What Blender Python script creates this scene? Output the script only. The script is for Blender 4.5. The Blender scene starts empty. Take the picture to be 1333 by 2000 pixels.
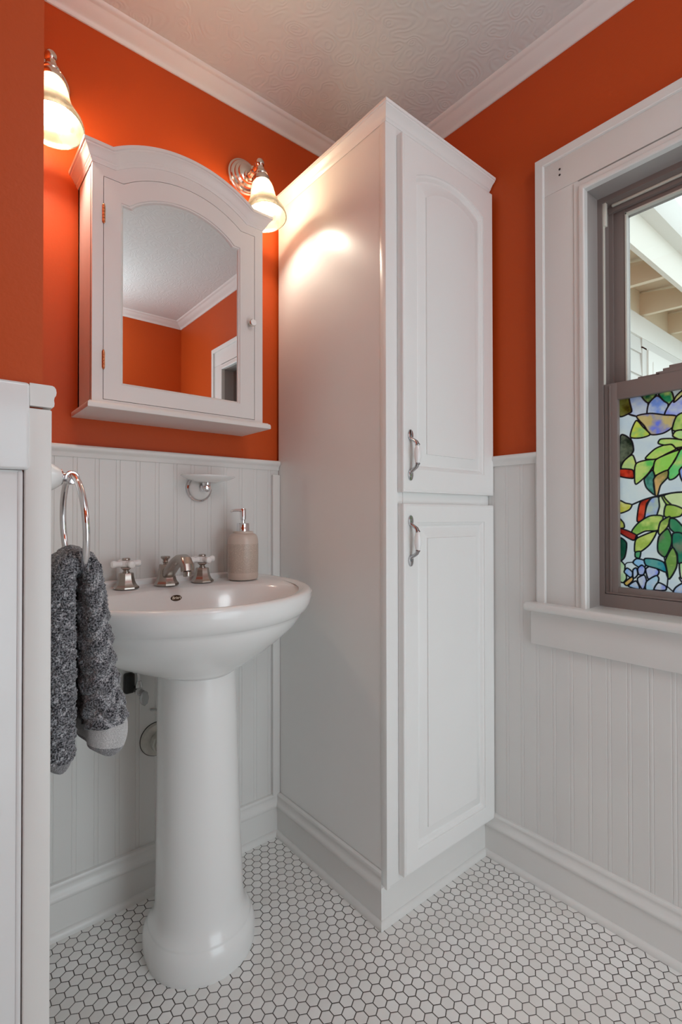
SKY, UFILL_W, SFILL_W, EXPO, BULB = 1.65, 8., 3.2, .46, 145.
import bpy, bmesh, math, random
import numpy as np
from mathutils import Vector, Matrix, noise
random.seed(7)
PI = math.pi
scn = bpy.context.scene
COL = scn.collection

# ------------------------------------------------------------------ materials
def new_mat(name):
    m = bpy.data.materials.new(name); m.use_nodes = True
    nt = m.node_tree
    b = nt.nodes.get('Principled BSDF')
    return m, nt, b
def node(nt, t, **kw):
    n = nt.nodes.new(t)
    for k, v in kw.items(): setattr(n, k, v)
    return n
def pbr(name, col, rough=.4, metal=0., coat=0., bump=0., bscale=40., bdist=.002, vary=0., vscale=6., spec=None, detail=3.):
    m, nt, b = new_mat(name)
    b.inputs['Base Color'].default_value = (*col, 1)
    b.inputs['Roughness'].default_value = rough
    b.inputs['Metallic'].default_value = metal
    if spec is not None: b.inputs['Specular IOR Level'].default_value = spec
    if coat: b.inputs['Coat Weight'].default_value = coat; b.inputs['Coat Roughness'].default_value = .04
    tc = node(nt, 'ShaderNodeTexCoord')
    if vary:
        n = node(nt, 'ShaderNodeTexNoise'); n.inputs['Scale'].default_value = vscale; n.inputs['Detail'].default_value = 5
        nt.links.new(tc.outputs['Object'], n.inputs['Vector'])
        mx = node(nt, 'ShaderNodeMix', data_type='RGBA')
        mx.inputs['A'].default_value = (*[c*(1-vary) for c in col], 1); mx.inputs['B'].default_value = (*[min(1, c*(1+vary)) for c in col], 1)
        nt.links.new(n.outputs['Fac'], mx.inputs['Factor']); nt.links.new(mx.outputs['Result'], b.inputs['Base Color'])
    if bump:
        n = node(nt, 'ShaderNodeTexNoise'); n.inputs['Scale'].default_value = bscale; n.inputs['Detail'].default_value = detail
        nt.links.new(tc.outputs['Object'], n.inputs['Vector'])
        bp = node(nt, 'ShaderNodeBump'); bp.inputs['Strength'].default_value = bump; bp.inputs['Distance'].default_value = bdist
        nt.links.new(n.outputs['Fac'], bp.inputs['Height']); nt.links.new(bp.outputs['Normal'], b.inputs['Normal'])
    return m
WHITE = (.74, .73, .71)
M = {}
M['paint'] = pbr('terracotta wall paint', (.52, .072, .0105), .46, spec=.22, bump=.25, bscale=160, bdist=.001, vary=.05, vscale=3)
M['trim'] = pbr('white trim paint', WHITE, .33, bump=.12, bscale=70, bdist=.001, vary=.02)
M['bead'] = pbr('white beadboard paint', (.70, .69, .67), .38, bump=.15, bscale=50, bdist=.001, vary=.03)
M['cab'] = pbr('cabinet semi gloss white', (.82, .815, .80), .29, bump=.10, bscale=35, bdist=.001, vary=.02)
M['medcab'] = pbr('warm white cabinet paint', (.72, .70, .68), .33, bump=.08, bscale=50, bdist=.001)
M['porcelain'] = pbr('white porcelain', (.80, .80, .79), .17, coat=.25)
M['crossporc'] = pbr('handle porcelain', (.85, .85, .84), .12, coat=.5)
M['nickel'] = pbr('brushed nickel', (.46, .41, .37), .27, 1., bump=.05, bscale=300, bdist=.0005)
M['satin'] = pbr('satin nickel', (.74, .66, .58), .16, 1.)
M['chrome'] = pbr('chrome', (.82, .82, .84), .06, 1.)
M['pull'] = pbr('polished nickel pull', (.50, .50, .51), .13, 1.)
M['jamb'] = pbr('greige jamb wrap', (.37, .335, .32), .4)
M['dull'] = pbr('dull chrome', (.55, .55, .55), .25, 1.)
M['brass'] = pbr('aged brass', (.60, .26, .12), .3, 1.)
M['mirror'] = pbr('mirror silver', (.90, .905, .90), .0, 1.)
M['black'] = pbr('black rubber', (.006, .006, .006), .5)
M['dark'] = pbr('dark gap', (.02, .018, .016), .8)
M['vinyl'] = pbr('taupe vinyl', (.235, .19, .175), .42)
M['cream'] = pbr('cream vinyl', (.72, .70, .62), .45)
M['pvc'] = pbr('white plastic pipe', (.55, .53, .48), .45, vary=.2, vscale=60)
M['badge'] = pbr('bronze badge', (.06, .035, .018), .35, .6)
M['badgetext'] = pbr('badge lettering', (.75, .70, .58), .4)
M['screwhole'] = pbr('dark nail hole', (.03, .022, .02), .9)
M['ext'] = pbr('cream exterior paint', (.66, .63, .55), .6)
M['extw'] = pbr('white exterior paint', (.70, .69, .64), .6)
M['siding'] = pbr('grey cream siding', (.58, .57, .53), .6)
M['tan'] = pbr('tan soffit paint', (.66, .56, .41), .6)
M['ground'] = pbr('pale paving', (.55, .54, .50), .9, vary=.1)
M['tubwhite'] = pbr('white tub surround', (.74, .74, .74), .22)

def ceiling_mat():
    m, nt, b = new_mat('embossed white ceiling')
    b.inputs['Base Color'].default_value = (.67, .72, .715, 1); b.inputs['Roughness'].default_value = .55
    tc = node(nt, 'ShaderNodeTexCoord')
    nz = node(nt, 'ShaderNodeTexNoise'); nz.inputs['Scale'].default_value = 9; nz.inputs['Detail'].default_value = 2
    nt.links.new(tc.outputs['Object'], nz.inputs['Vector'])
    vo = node(nt, 'ShaderNodeTexVoronoi', feature='SMOOTH_F1'); vo.inputs['Scale'].default_value = 22
    ad = node(nt, 'ShaderNodeVectorMath', operation='MULTIPLY_ADD'); ad.inputs[1].default_value = (.05, .05, .05)
    nt.links.new(nz.outputs['Color'], ad.inputs[0]); nt.links.new(tc.outputs['Object'], ad.inputs[2])
    nt.links.new(ad.outputs['Vector'], vo.inputs['Vector'])
    mu = node(nt, 'ShaderNodeMath', operation='MULTIPLY'); mu.inputs[1].default_value = 42
    nt.links.new(vo.outputs['Distance'], mu.inputs[0])
    si = node(nt, 'ShaderNodeMath', operation='SINE'); nt.links.new(mu.outputs[0], si.inputs[0])
    bp = node(nt, 'ShaderNodeBump'); bp.inputs['Strength'].default_value = .22; bp.inputs['Distance'].default_value = .0012
    nt.links.new(si.outputs[0], bp.inputs['Height']); nt.links.new(bp.outputs['Normal'], b.inputs['Normal'])
    return m
M['ceiling'] = ceiling_mat()

def tile_mat():
    m, nt, b = new_mat('white hexagon floor tile')
    L = nt.links.new
    P = .0262; r3 = math.sqrt(3)
    tc = node(nt, 'ShaderNodeTexCoord')
    def vm(op, a, b_=None, c=None):
        n = node(nt, 'ShaderNodeVectorMath', operation=op)
        for i, v in enumerate((a, b_, c)):
            if v is None: continue
            if isinstance(v, tuple): n.inputs[i].default_value = v
            else: L(v, n.inputs[i])
        return n
    def ma(op, a, b_=None):
        n = node(nt, 'ShaderNodeMath', operation=op)
        for i, v in enumerate((a, b_)):
            if v is None: continue
            if isinstance(v, (int, float)): n.inputs[i].default_value = v
            else: L(v, n.inputs[i])
        return n.outputs[0]
    wob = node(nt, 'ShaderNodeTexNoise'); wob.inputs['Scale'].default_value = 30
    L(tc.outputs['Object'], wob.inputs['Vector'])
    wo = vm('MULTIPLY_ADD', wob.outputs['Color'], (.0016, .0016, 0), tc.outputs['Object'])
    p = vm('MULTIPLY_ADD', wo.outputs[0], (1/P, 1/P, 0), (200-(.2714+P/2)/P, 200*r3-1.348/P, 0))
    a = vm('SUBTRACT', vm('MODULO', p.outputs[0], (1, r3, 1)).outputs[0], (.5, r3/2, 0))
    p2 = vm('SUBTRACT', p.outputs[0], (.5, r3/2, 0))
    bb = vm('SUBTRACT', vm('MODULO', p2.outputs[0], (1, r3, 1)).outputs[0], (.5, r3/2, 0))
    la = vm('LENGTH', a.outputs[0]).outputs['Value']; lb = vm('LENGTH', bb.outputs[0]).outputs['Value']
    lt = ma('LESS_THAN', la, lb)
    gv = node(nt, 'ShaderNodeMix', data_type='VECTOR')
    L(lt, gv.inputs['Factor']); L(bb.outputs[0], gv.inputs[4]); L(a.outputs[0], gv.inputs[5])
    g = gv.outputs[1]
    ab = vm('ABSOLUTE', g)
    sx = node(nt, 'ShaderNodeSeparateXYZ'); L(ab.outputs[0], sx.inputs[0])
    d2 = ma('ADD', ma('MULTIPLY', sx.outputs[0], .5), ma('MULTIPLY', sx.outputs[1], r3/2))
    d = ma('MAXIMUM', sx.outputs[0], d2)
    idv = vm('SUBTRACT', p.outputs[0], g)
    sn = vm('SNAP', vm('ADD', idv.outputs[0], (.05, .05, .05)).outputs[0], (.25, .2, 1))
    wn = node(nt, 'ShaderNodeTexWhiteNoise', noise_dimensions='3D'); L(sn.outputs[0], wn.inputs['Vector'])
    ns = node(nt, 'ShaderNodeTexNoise'); ns.inputs['Scale'].default_value = 7; ns.inputs['Detail'].default_value = 6
    L(tc.outputs['Object'], ns.inputs['Vector'])
    c1 = node(nt, 'ShaderNodeMix', data_type='RGBA'); c1.inputs['A'].default_value = (.80, .785, .765, 1); c1.inputs['B'].default_value = (.88, .87, .855, 1)
    L(wn.outputs['Value'], c1.inputs['Factor'])
    c2 = node(nt, 'ShaderNodeMix', data_type='RGBA', blend_type='MULTIPLY'); c2.inputs['Factor'].default_value = .35
    L(c1.outputs['Result'], c2.inputs['A'])
    rp = node(nt, 'ShaderNodeValToRGB'); rp.color_ramp.elements[0].position = .35; rp.color_ramp.elements[0].color = (.75, .72, .68, 1)
    rp.color_ramp.elements[1].position = .65; L(ns.outputs['Fac'], rp.inputs[0]); L(rp.outputs[0], c2.inputs['B'])
    # grout
    gw = ma('MULTIPLY', ns.outputs['Fac'], .035)
    th = ma('SUBTRACT', .476, gw)
    gr = node(nt, 'ShaderNodeMapRange', interpolation_type='SMOOTHSTEP')
    L(d, gr.inputs['Value']); L(th, gr.inputs['From Min']); L(ma('ADD', th, .018), gr.inputs['From Max'])
    c3 = node(nt, 'ShaderNodeMix', data_type='RGBA'); c3.inputs['B'].default_value = (.05, .041, .034, 1)
    L(gr.outputs[0], c3.inputs['Factor']); L(c2.outputs['Result'], c3.inputs['A'])
    L(c3.outputs['Result'], b.inputs['Base Color'])
    ro = ma('ADD', ma('MULTIPLY', gr.outputs[0], .5), .30); L(ro, b.inputs['Roughness'])
    h = node(nt, 'ShaderNodeMapRange', interpolation_type='SMOOTHSTEP'); h.inputs['From Min'].default_value = .41; h.inputs['From Max'].default_value = .485
    h.inputs['To Min'].default_value = 1; h.inputs['To Max'].default_value = 0; L(d, h.inputs['Value'])
    bp = node(nt, 'ShaderNodeBump'); bp.inputs['Strength'].default_value = .6; bp.inputs['Distance'].default_value = .0012
    L(h.outputs[0], bp.inputs['Height']); L(bp.outputs['Normal'], b.inputs['Normal'])
    return m
M['tile'] = tile_mat()

def bottle_mat():
    m, nt, b = new_mat('crackled beige stoneware')
    b.inputs['Roughness'].default_value = .35
    tc = node(nt, 'ShaderNodeTexCoord')
    v = node(nt, 'ShaderNodeTexVoronoi', feature='DISTANCE_TO_EDGE'); v.inputs['Scale'].default_value = 330
    nt.links.new(tc.outputs['Object'], v.inputs['Vector'])
    rp = node(nt, 'ShaderNodeValToRGB'); rp.color_ramp.elements[0].color = (.62, .52, .44, 1); rp.color_ramp.elements[1].color = (.44, .36, .30, 1)
    rp.color_ramp.elements[1].position = .18
    nt.links.new(v.outputs['Distance'], rp.inputs[0]); nt.links.new(rp.outputs[0], b.inputs['Base Color'])
    bp = node(nt, 'ShaderNodeBump'); bp.inputs['Strength'].default_value = .4; bp.inputs['Distance'].default_value = .0006
    nt.links.new(v.outputs['Distance'], bp.inputs['Height']); nt.links.new(bp.outputs['Normal'], b.inputs['Normal'])
    return m
M['bottle'] = bottle_mat()
M['bottleplain'] = pbr('beige glaze', (.60, .50, .43), .3)

def towel_mat(name, dark, light, scale):
    m, nt, b = new_mat(name)
    b.inputs['Roughness'].default_value = .95; b.inputs['Specular IOR Level'].default_value = .1
    b.inputs['Sheen Weight'].default_value = .4
    tc = node(nt, 'ShaderNodeTexCoord')
    n = node(nt, 'ShaderNodeTexNoise'); n.inputs['Scale'].default_value = scale; n.inputs['Detail'].default_value = 3
    nt.links.new(tc.outputs['Object'], n.inputs['Vector'])
    rp = node(nt, 'ShaderNodeValToRGB')
    rp.color_ramp.elements[0].position = .40; rp.color_ramp.elements[0].color = (*dark, 1)
    rp.color_ramp.elements[1].position = .62; rp.color_ramp.elements[1].color = (*light, 1)
    nt.links.new(n.outputs['Fac'], rp.inputs[0]); nt.links.new(rp.outputs[0], b.inputs['Base Color'])
    bp = node(nt, 'ShaderNodeBump'); bp.inputs['Strength'].default_value = .9; bp.inputs['Distance'].default_value = .0016
    nt.links.new(n.outputs['Fac'], bp.inputs['Height']); nt.links.new(bp.outputs['Normal'], b.inputs['Normal'])
    return m
M['terry'] = towel_mat('charcoal terry loops', (.014, .0145, .018), (.27, .27, .29), 430)
M['terryridge'] = towel_mat('pale terry weave ridges', (.09, .095, .105), (.50, .50, .52), 430)
M['band'] = towel_mat('pale woven towel band', (.40, .40, .40), (.58, .58, .58), 700)
M['hem'] = towel_mat('grey towel hem', (.14, .14, .145), (.30, .30, .31), 700)

def glass_mat(name, rough=0.):
    m = bpy.data.materials.new(name); m.use_nodes = True; nt = m.node_tree
    nt.nodes.remove(nt.nodes['Principled BSDF']); out = nt.nodes['Material Output']
    t = node(nt, 'ShaderNodeBsdfTransparent'); t.inputs[0].default_value = (.97, .98, .97, 1)
    g = node(nt, 'ShaderNodeBsdfGlossy'); g.inputs['Roughness'].default_value = rough
    fr = node(nt, 'ShaderNodeFresnel'); fr.inputs[0].default_value = 1.45
    mx = node(nt, 'ShaderNodeMixShader')
    nt.links.new(fr.outputs[0], mx.inputs[0]); nt.links.new(t.outputs[0], mx.inputs[1]); nt.links.new(g.outputs[0], mx.inputs[2])
    nt.links.new(mx.outputs[0], out.inputs[0]); return m
M['glass'] = glass_mat('window glass')

def shade_mat():
    m = bpy.data.materials.new('frosted alabaster glass'); m.use_nodes = True; nt = m.node_tree
    nt.nodes.remove(nt.nodes['Principled BSDF']); out = nt.nodes['Material Output']
    tc = node(nt, 'ShaderNodeTexCoord')
    n = node(nt, 'ShaderNodeTexNoise'); n.inputs['Scale'].default_value = 22; n.inputs['Detail'].default_value = 4; n.inputs['Distortion'].default_value = 1.5
    nt.links.new(tc.outputs['Object'], n.inputs['Vector'])
    rp = node(nt, 'ShaderNodeValToRGB'); rp.color_ramp.elements[0].position = .35; rp.color_ramp.elements[0].color = (.24, .18, .11, 1)
    rp.color_ramp.elements[1].position = .6; rp.color_ramp.elements[1].color = (.38, .33, .25, 1)
    nt.links.new(n.outputs['Fac'], rp.inputs[0])
    tl = node(nt, 'ShaderNodeBsdfTranslucent'); df = node(nt, 'ShaderNodeBsdfDiffuse')
    nt.links.new(rp.outputs[0], tl.inputs[0]); nt.links.new(rp.outputs[0], df.inputs[0])
    m1 = node(nt, 'ShaderNodeMixShader'); m1.inputs[0].default_value = .35
    nt.links.new(tl.outputs[0], m1.inputs[1]); nt.links.new(df.outputs[0], m1.inputs[2])
    tr = node(nt, 'ShaderNodeBsdfTransparent'); tr.inputs[0].default_value = (1, .95, .86, 1)
    m2 = node(nt, 'ShaderNodeMixShader'); m2.inputs[0].default_value = .46
    nt.links.new(m1.outputs[0], m2.inputs[1]); nt.links.new(tr.outputs[0], m2.inputs[2])
    gl = node(nt, 'ShaderNodeBsdfGlossy'); gl.inputs['Roughness'].default_value = .15
    fr = node(nt, 'ShaderNodeFresnel'); fr.inputs[0].default_value = 1.4
    m3 = node(nt, 'ShaderNodeMixShader')
    nt.links.new(fr.outputs[0], m3.inputs[0]); nt.links.new(m2.outputs[0], m3.inputs[1]); nt.links.new(gl.outputs[0], m3.inputs[2])
    nt.links.new(m3.outputs[0], out.inputs[0]); return m
M['shade'] = shade_mat()
def bulb_mat():
    m = bpy.data.materials.new('glowing bulb'); m.use_nodes = True; nt = m.node_tree
    nt.nodes.remove(nt.nodes['Principled BSDF']); out = nt.nodes['Material Output']
    e = node(nt, 'ShaderNodeEmission'); e.inputs[0].default_value = (1, .87, .70, 1); e.inputs[1].default_value = BULB
    nt.links.new(e.outputs[0], out.inputs[0]); return m
M['bulb'] = bulb_mat()
def stained_mat():
    m = bpy.data.materials.new('stained glass film'); m.use_nodes = True; nt = m.node_tree
    nt.nodes.remove(nt.nodes['Principled BSDF']); out = nt.nodes['Material Output']
    at = node(nt, 'ShaderNodeAttribute'); at.attribute_name = 'glass_tint'
    tl = node(nt, 'ShaderNodeBsdfTranslucent'); df = node(nt, 'ShaderNodeBsdfDiffuse')
    nt.links.new(at.outputs['Color'], tl.inputs[0]); nt.links.new(at.outputs['Color'], df.inputs[0])
    m1 = node(nt, 'ShaderNodeMixShader'); m1.inputs[0].default_value = .15
    nt.links.new(tl.outputs[0], m1.inputs[1]); nt.links.new(df.outputs[0], m1.inputs[2])
    gl = node(nt, 'ShaderNodeBsdfGlossy'); gl.inputs['Roughness'].default_value = .08
    m3 = node(nt, 'ShaderNodeMixShader'); m3.inputs[0].default_value = .03
    nt.links.new(m1.outputs[0], m3.inputs[1]); nt.links.new(gl.outputs[0], m3.inputs[2])
    nt.links.new(m3.outputs[0], out.inputs[0]); return m
M['stained'] = stained_mat()

# ------------------------------------------------------------------ geometry helpers
class G:
    def __init__(s): s.v = []; s.f = []; s.mi = []
    def add(s, vs, fs, mi=0):
        o = len(s.v); s.v += [tuple(x) for x in vs]; s.f += [tuple(i+o for i in f) for f in fs]; s.mi += [mi]*len(fs); return s
    def box(s, x0, x1, y0, y1, z0, z1, mi=0, bev=0., seg=2):
        if bev <= 0:
            v = [(x, y, z) for x in (x0, x1) for y in (y0, y1) for z in (z0, z1)]
            return s.add(v, [(0,1,3,2),(4,6,7,5),(0,4,5,1),(2,3,7,6),(0,2,6,4),(1,5,7,3)], mi)
        bm = bmesh.new(); bmesh.ops.create_cube(bm, size=1)
        for v in bm.verts: v.co = Vector(((x0+x1)/2+v.co.x*(x1-x0), (y0+y1)/2+v.co.y*(y1-y0), (z0+z1)/2+v.co.z*(z1-z0)))
        bmesh.ops.bevel(bm, geom=list(bm.edges), offset=min(bev, .49*min(x1-x0, y1-y0, z1-z0)), segments=seg, profile=.5, affect='EDGES')
        bm.verts.index_update()
        s.add([v.co[:] for v in bm.verts], [[v.index for v in f.verts] for f in bm.faces], mi); bm.free(); return s
    def loft(s, rings, mi=0, cap0=True, cap1=True, close=True):
        n = len(rings[0]); vs = [p for r in rings for p in r]; fs = []
        for k in range(len(rings)-1):
            for i in range(n if close else n-1):
                j = (i+1) % n; fs.append((k*n+i, k*n+j, (k+1)*n+j, (k+1)*n+i))
        if cap0: fs.append(tuple(reversed(range(n))))
        if cap1: fs.append(tuple((len(rings)-1)*n+i for i in range(n)))
        return s.add(vs, fs, mi)
    def prism(s, poly, fn0, fn1, mi=0):
        n = len(poly); return s.loft([[fn0(*p) for p in poly], [fn1(*p) for p in poly]], mi)
    def lathe(s, prof, origin, axis=(0,0,1), n=32, mi=0, sx=1., sy=1., cap0=True, cap1=True, rot=0.):
        a = Vector(axis).normalized(); t = Vector((1,0,0)) if abs(a.x) < .9 else Vector((0,1,0))
        u = (t - a*t.dot(a)).normalized(); w = a.cross(u); o = Vector(origin)
        rings = [[tuple(o + a*h + (u*math.cos(2*PI*i/n+rot)*sx + w*math.sin(2*PI*i/n+rot)*sy)*r) for i in range(n)] for r, h in prof]
        return s.loft(rings, mi, cap0, cap1)
    def tube(s, pts, rad, n=12, mi=0, closed=False, flat=1.):
        pts = [Vector(p) for p in pts]; m = len(pts); rads = rad if isinstance(rad, (list, tuple)) else [rad]*m
        rings = []; up = None
        for i, p in enumerate(pts):
            if closed: t = (pts[(i+1) % m]-pts[i-1]).normalized()
            else: t = (pts[min(i+1, m-1)]-pts[max(i-1, 0)]).normalized()
            if up is None:
                q = Vector((0,0,1)) if abs(t.z) < .9 else Vector((1,0,0))
                up = (q - t*q.dot(t)).normalized()
            else: up = (up - t*up.dot(t)).normalized()
            w = t.cross(up)
            rings.append([tuple(p + (up*math.cos(2*PI*k/n)*flat + w*math.sin(2*PI*k/n))*rads[i]) for k in range(n)])
        if closed: rings.append(rings[0]); return s.loft(rings, mi, False, False)
        return s.loft(rings, mi)
    def sphere(s, c, r, n=20, mi=0, sz=1.):
        return s.lathe([(max(1e-5, r*math.sin(PI*k/12)), -r*sz*math.cos(PI*k/12)) for k in range(13)], c, n=n, mi=mi)

def emit(name, g, mats, parent=None, off=(0,0,0), angle=35, weld=True):
    me = bpy.data.meshes.new(name)
    ox, oy, oz = off
    me.from_pydata([(x-ox, y-oy, z-oz) for x, y, z in g.v], [], g.f)
    for m in (mats if isinstance(mats, (list, tuple)) else [mats]): me.materials.append(M[m])
    me.polygons.foreach_set('material_index', g.mi)
    bm = bmesh.new(); bm.from_mesh(me)
    if weld: bmesh.ops.remove_doubles(bm, verts=bm.verts, dist=1e-6)
    bmesh.ops.recalc_face_normals(bm, faces=bm.faces)
    ca = math.radians(angle)
    for f in bm.faces: f.smooth = True
    for e in bm.edges:
        e.smooth = len(e.link_faces) == 2 and e.calc_face_angle(0) < ca
    bm.to_mesh(me); bm.free(); me.update()
    o = bpy.data.objects.new(name, me); COL.objects.link(o)
    if parent is not None: o.parent = parent
    return o
def struct(name, g, mats, angle=35):
    o = emit(name, g, mats, angle=angle); o['kind'] = 'structure'; return o
class T:   # a thing: an Empty at its base with parts built in world coordinates
    def __init__(s, name, loc, label=None, cat=None, group=None, kind=None):
        s.loc = loc
        s.o = bpy.data.objects.new(name, None); COL.objects.link(s.o); s.o.location = loc; s.o.empty_display_size = .05
        if label: s.o['label'] = label; s.o['category'] = cat
        if group: s.o['group'] = group
        if kind: s.o['kind'] = kind
    def part(s, name, g, mats, parent=None, label=None, angle=35):
        o = emit(name, g, mats, parent or s.o, s.loc, angle)
        if label: o['label'] = label
        return o
def arc_pts(x0, x1, z, rise, n=24):   # circular arch from x0 to x1 springing at z
    w = (x1-x0)/2; R = (w*w+rise*rise)/(2*rise); cx = (x0+x1)/2; cz = z+rise-R; a = math.asin(w/R)
    return [(cx+R*math.sin(-a+2*a*i/n), cz+R*math.cos(-a+2*a*i/n)) for i in range(n+1)]
def sweep_profile(g, path, prof, fn, mi=0, caps=True):
    """path: list of frames; prof: list of (p,h); fn(frame,p,h) -> xyz"""
    g.loft([[fn(fr, p, h) for p, h in prof] for fr in path], mi, caps, caps); return g
GSHAPES=[
('olive',[(4,4851),(256,4850),(345,4685),(295,4486),(226,4438),(15,4411)],(0.3,0.29,0.08)),
('b',[(256,4850),(541,4826),(672,4657),(657,4384),(418,4348),(226,4438),(310,4499)],(0.5,0.58,0.85)),
('g',[(541,4826),(726,4850),(880,4835),(686,4640)],(0.05,0.2,0.12)),
('g',[(918,4827),(1181,4833),(1240,4542),(1105,4537),(981,4687)],(0.05,0.38,0.2)),
('b',[(657,4384),(698,4623),(880,4777),(1030,4621),(1117,4521),(1041,4294),(774,4365)],(0.3,0.42,0.82)),
('b',[(1041,4294),(1180,4567),(1434,4715),(1432,4273),(1274,4215)],(0.38,0.42,0.85)),
('y',[(1240,4556),(1278,4689),(1436,4825),(1434,4715)],(0.62,0.62,0.25)),
('ob',[(418,4348),(722,4373),(1041,4285),(1287,4213),(1212,3972),(1000,3846),(732,3852),(590,4088)],(0.72,0.58,0.3)),
('yg',[(277,3836),(306,4040),(416,4245),(562,4063),(720,3853),(507,3793)],(0.72,0.74,0.18)),
('g',[(1287,4213),(1432,4259),(1428,3859),(1211,3888),(1212,4000)],(0.42,0.6,0.2)),
('g',[(1210,3748),(1272,3866),(1428,3859),(1427,3625)],(0.6,0.78,0.38)),
('d',[(27,3867),(140,3907),(304,3743),(344,3502),(274,3391),(93,3228),(50,3051),(-7,3056)],(0.05,0.08,0.06)),
('g',[(50,3066),(121,3256),(316,3387),(402,3143),(408,2966),(341,2941),(301,3018)],(0.6,0.72,0.35)),
('r',[(-7,3050),(301,3018),(348,2911),(326,2794),(-8,2875)],(0.75,0.1,0.05)),
('g',[(410,3172),(844,3235),(779,3054),(647,2862),(398,2643),(362,2822)],(0.22,0.66,0.2)),
('g',[(610,3271),(821,3482),(1024,3559),(1172,3557),(1282,3447),(1073,3342),(844,3235)],(0.5,0.76,0.2)),
('g',[(898,3616),(949,3710),(1174,3697),(1427,3625),(1426,3473),(1294,3432),(1186,3555),(1024,3559)],(0.42,0.76,0.25)),
('g',[(792,3053),(844,3221),(1073,3328),(1342,3399),(1220,3132),(1094,2945),(803,2837)],(0.45,0.76,0.2)),
('g',[(1354,3398),(1426,3418),(1423,3004),(1266,2766),(1130,2718),(1094,2917),(1243,3158)],(0.27,0.72,0.3)),
('t',[(581,2750),(647,2847),(766,2969),(816,2822),(789,2623),(813,2364),(632,2544)],(0.05,0.25,0.18)),
('o',[(791,2738),(867,2847),(1094,2945),(1094,2776),(942,2587),(878,2347),(826,2349),(802,2593)],(0.35,0.36,0.15)),
('b',[(1340,2927),(1423,3004),(1420,2646),(1362,2760)],(0.4,0.5,0.9)),
('y',[(-11,2242),(142,2178),(294,2130),(225,1998),(-13,1925)],(0.7,0.65,0.15)),
('r',[(484,2185),(722,2280),(630,2138),(575,1790),(414,1717)],(0.75,0.12,0.05)),
('by',[(736,2280),(889,2304),(913,2075),(862,1848),(706,1848),(589,1790),(630,2080)],(0.6,0.66,0.6)),
('p',[(902,2303),(991,2315),(1052,2129),(1000,1833),(862,1848),(913,2075)],(0.75,0.82,0.55)),
('g',[(965,2330),(1115,2297),(1200,2112),(1064,2129)],(0.55,0.7,0.2)),
('p',[(1016,2342),(1419,2397),(1416,2012),(1188,2099)],(0.75,0.82,0.5)),
('g',[(1052,2101),(1236,2098),(1416,1998),(1356,1846),(1161,1805),(1014,1847)],(0.45,0.6,0.15)),
('g',[(291,1465),(441,1673),(706,1848),(988,1833),(884,1506),(600,1471),(357,1348)],(0.32,0.55,0.15)),
('g',[(884,1477),(937,1705),(1124,1833),(1136,1735),(1074,1566),(922,1393)],(0.32,0.45,0.12)),
('d',[(1136,1777),(1260,1763),(1413,1571),(1412,1406),(1256,1429),(1124,1566)],(0.1,0.36,0.2)),
('y',[(-15,1790),(98,1670),(111,1551),(-16,1549)],(0.5,0.52,0.1)),
('r',[(-16,1534),(222,1463),(413,1350),(316,1235),(-17,1428)],(0.5,0.07,0.05)),
('g',[(371,1231),(492,1338),(846,1476),(702,1156),(490,958),(355,951)],(0.5,0.6,0.15)),
('g',[(370,937),(490,958),(463,796),(368,819)],(0.2,0.5,0.3)),
('d',[(869,1163),(909,1364),(1085,1538),(1170,1343),(1157,1147),(1031,859),(882,964)],(0.15,0.4,0.15)),
('d',[(1196,1428),(1412,1392),(1408,717),(1300,737),(1278,958),(1181,1120)],(0.05,0.3,0.2)),
('g',[(1018,717),(1181,1092),(1277,902),(1263,623),(1102,331)],(0.3,0.45,0.15)),
('d',[(-18,1278),(164,1164),(121,804),(-20,706)],(0.03,0.15,0.1)),
('p',[(-20,706),(120,595),(119,476),(160,271),(74,144),(-23,224)],(0.6,0.76,0.5)),
('b',[(312,669),(395,777),(569,744),(594,601),(461,562)],(0.4,0.62,0.9)),
('b',[(420,530),(514,624),(594,543),(554,395),(446,385)],(0.2,0.3,0.75)),
('b',[(606,544),(750,627),(892,510),(852,392),(670,290),(620,400)],(0.35,0.4,0.85)),
('b',[(104,415),(174,525),(297,431),(270,281)],(0.3,0.5,0.85)),
('b',[(312,492),(393,542),(419,383),(352,289),(311,315)],(0.3,0.5,0.85)),
('b',[(419,295),(566,381),(618,227),(537,15),(431,179)],(0.3,0.35,0.85)),
('b',[(618,227),(826,390),(889,310),(798,44),(603,23)],(0.42,0.7,0.9)),
('b',[(200,67),(378,218),(458,21)],(0.3,0.55,0.9)),
('o',[(102,146),(283,312),(311,226),(172,79)],(0.7,0.55,0.15)),
('b',[(786,43),(876,224),(1039,156),(1026,56)],(0.3,0.35,0.8)),
('t',[(582,789),(829,790),(1005,717),(1054,495),(853,563),(607,631)],(0.05,0.36,0.46)),
('b',[(1200,19),(1248,150),(1406,263),(1403,1)],(0.35,0.55,0.9)),
('b',[(1322,379),(1406,414),(1406,249)],(0.25,0.35,0.85)),
('p',[(1325,711),(1408,717),(1406,387),(1346,409)],(0.55,0.72,0.45)),
]
GLINES=[
([(294,2130),(551,2242),(813,2321),(1165,2393),(1419,2411)],0.0034),
([(120,595),(175,659),(326,684)],0.002),
([(1006,858),(1055,607),(1084,385),(1064,130)],0.0025),
([(1076,145),(1174,58)],0.0025),
([(277,3836),(304,3743)],0.002),
([(226,4438),(418,4348)],0.003),
([(1187,3948),(1211,3776)],0.003),
([(385,1349),(357,1231)],0.002),
([(1270,3462),(1426,3473)],0.003),
]
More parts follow.
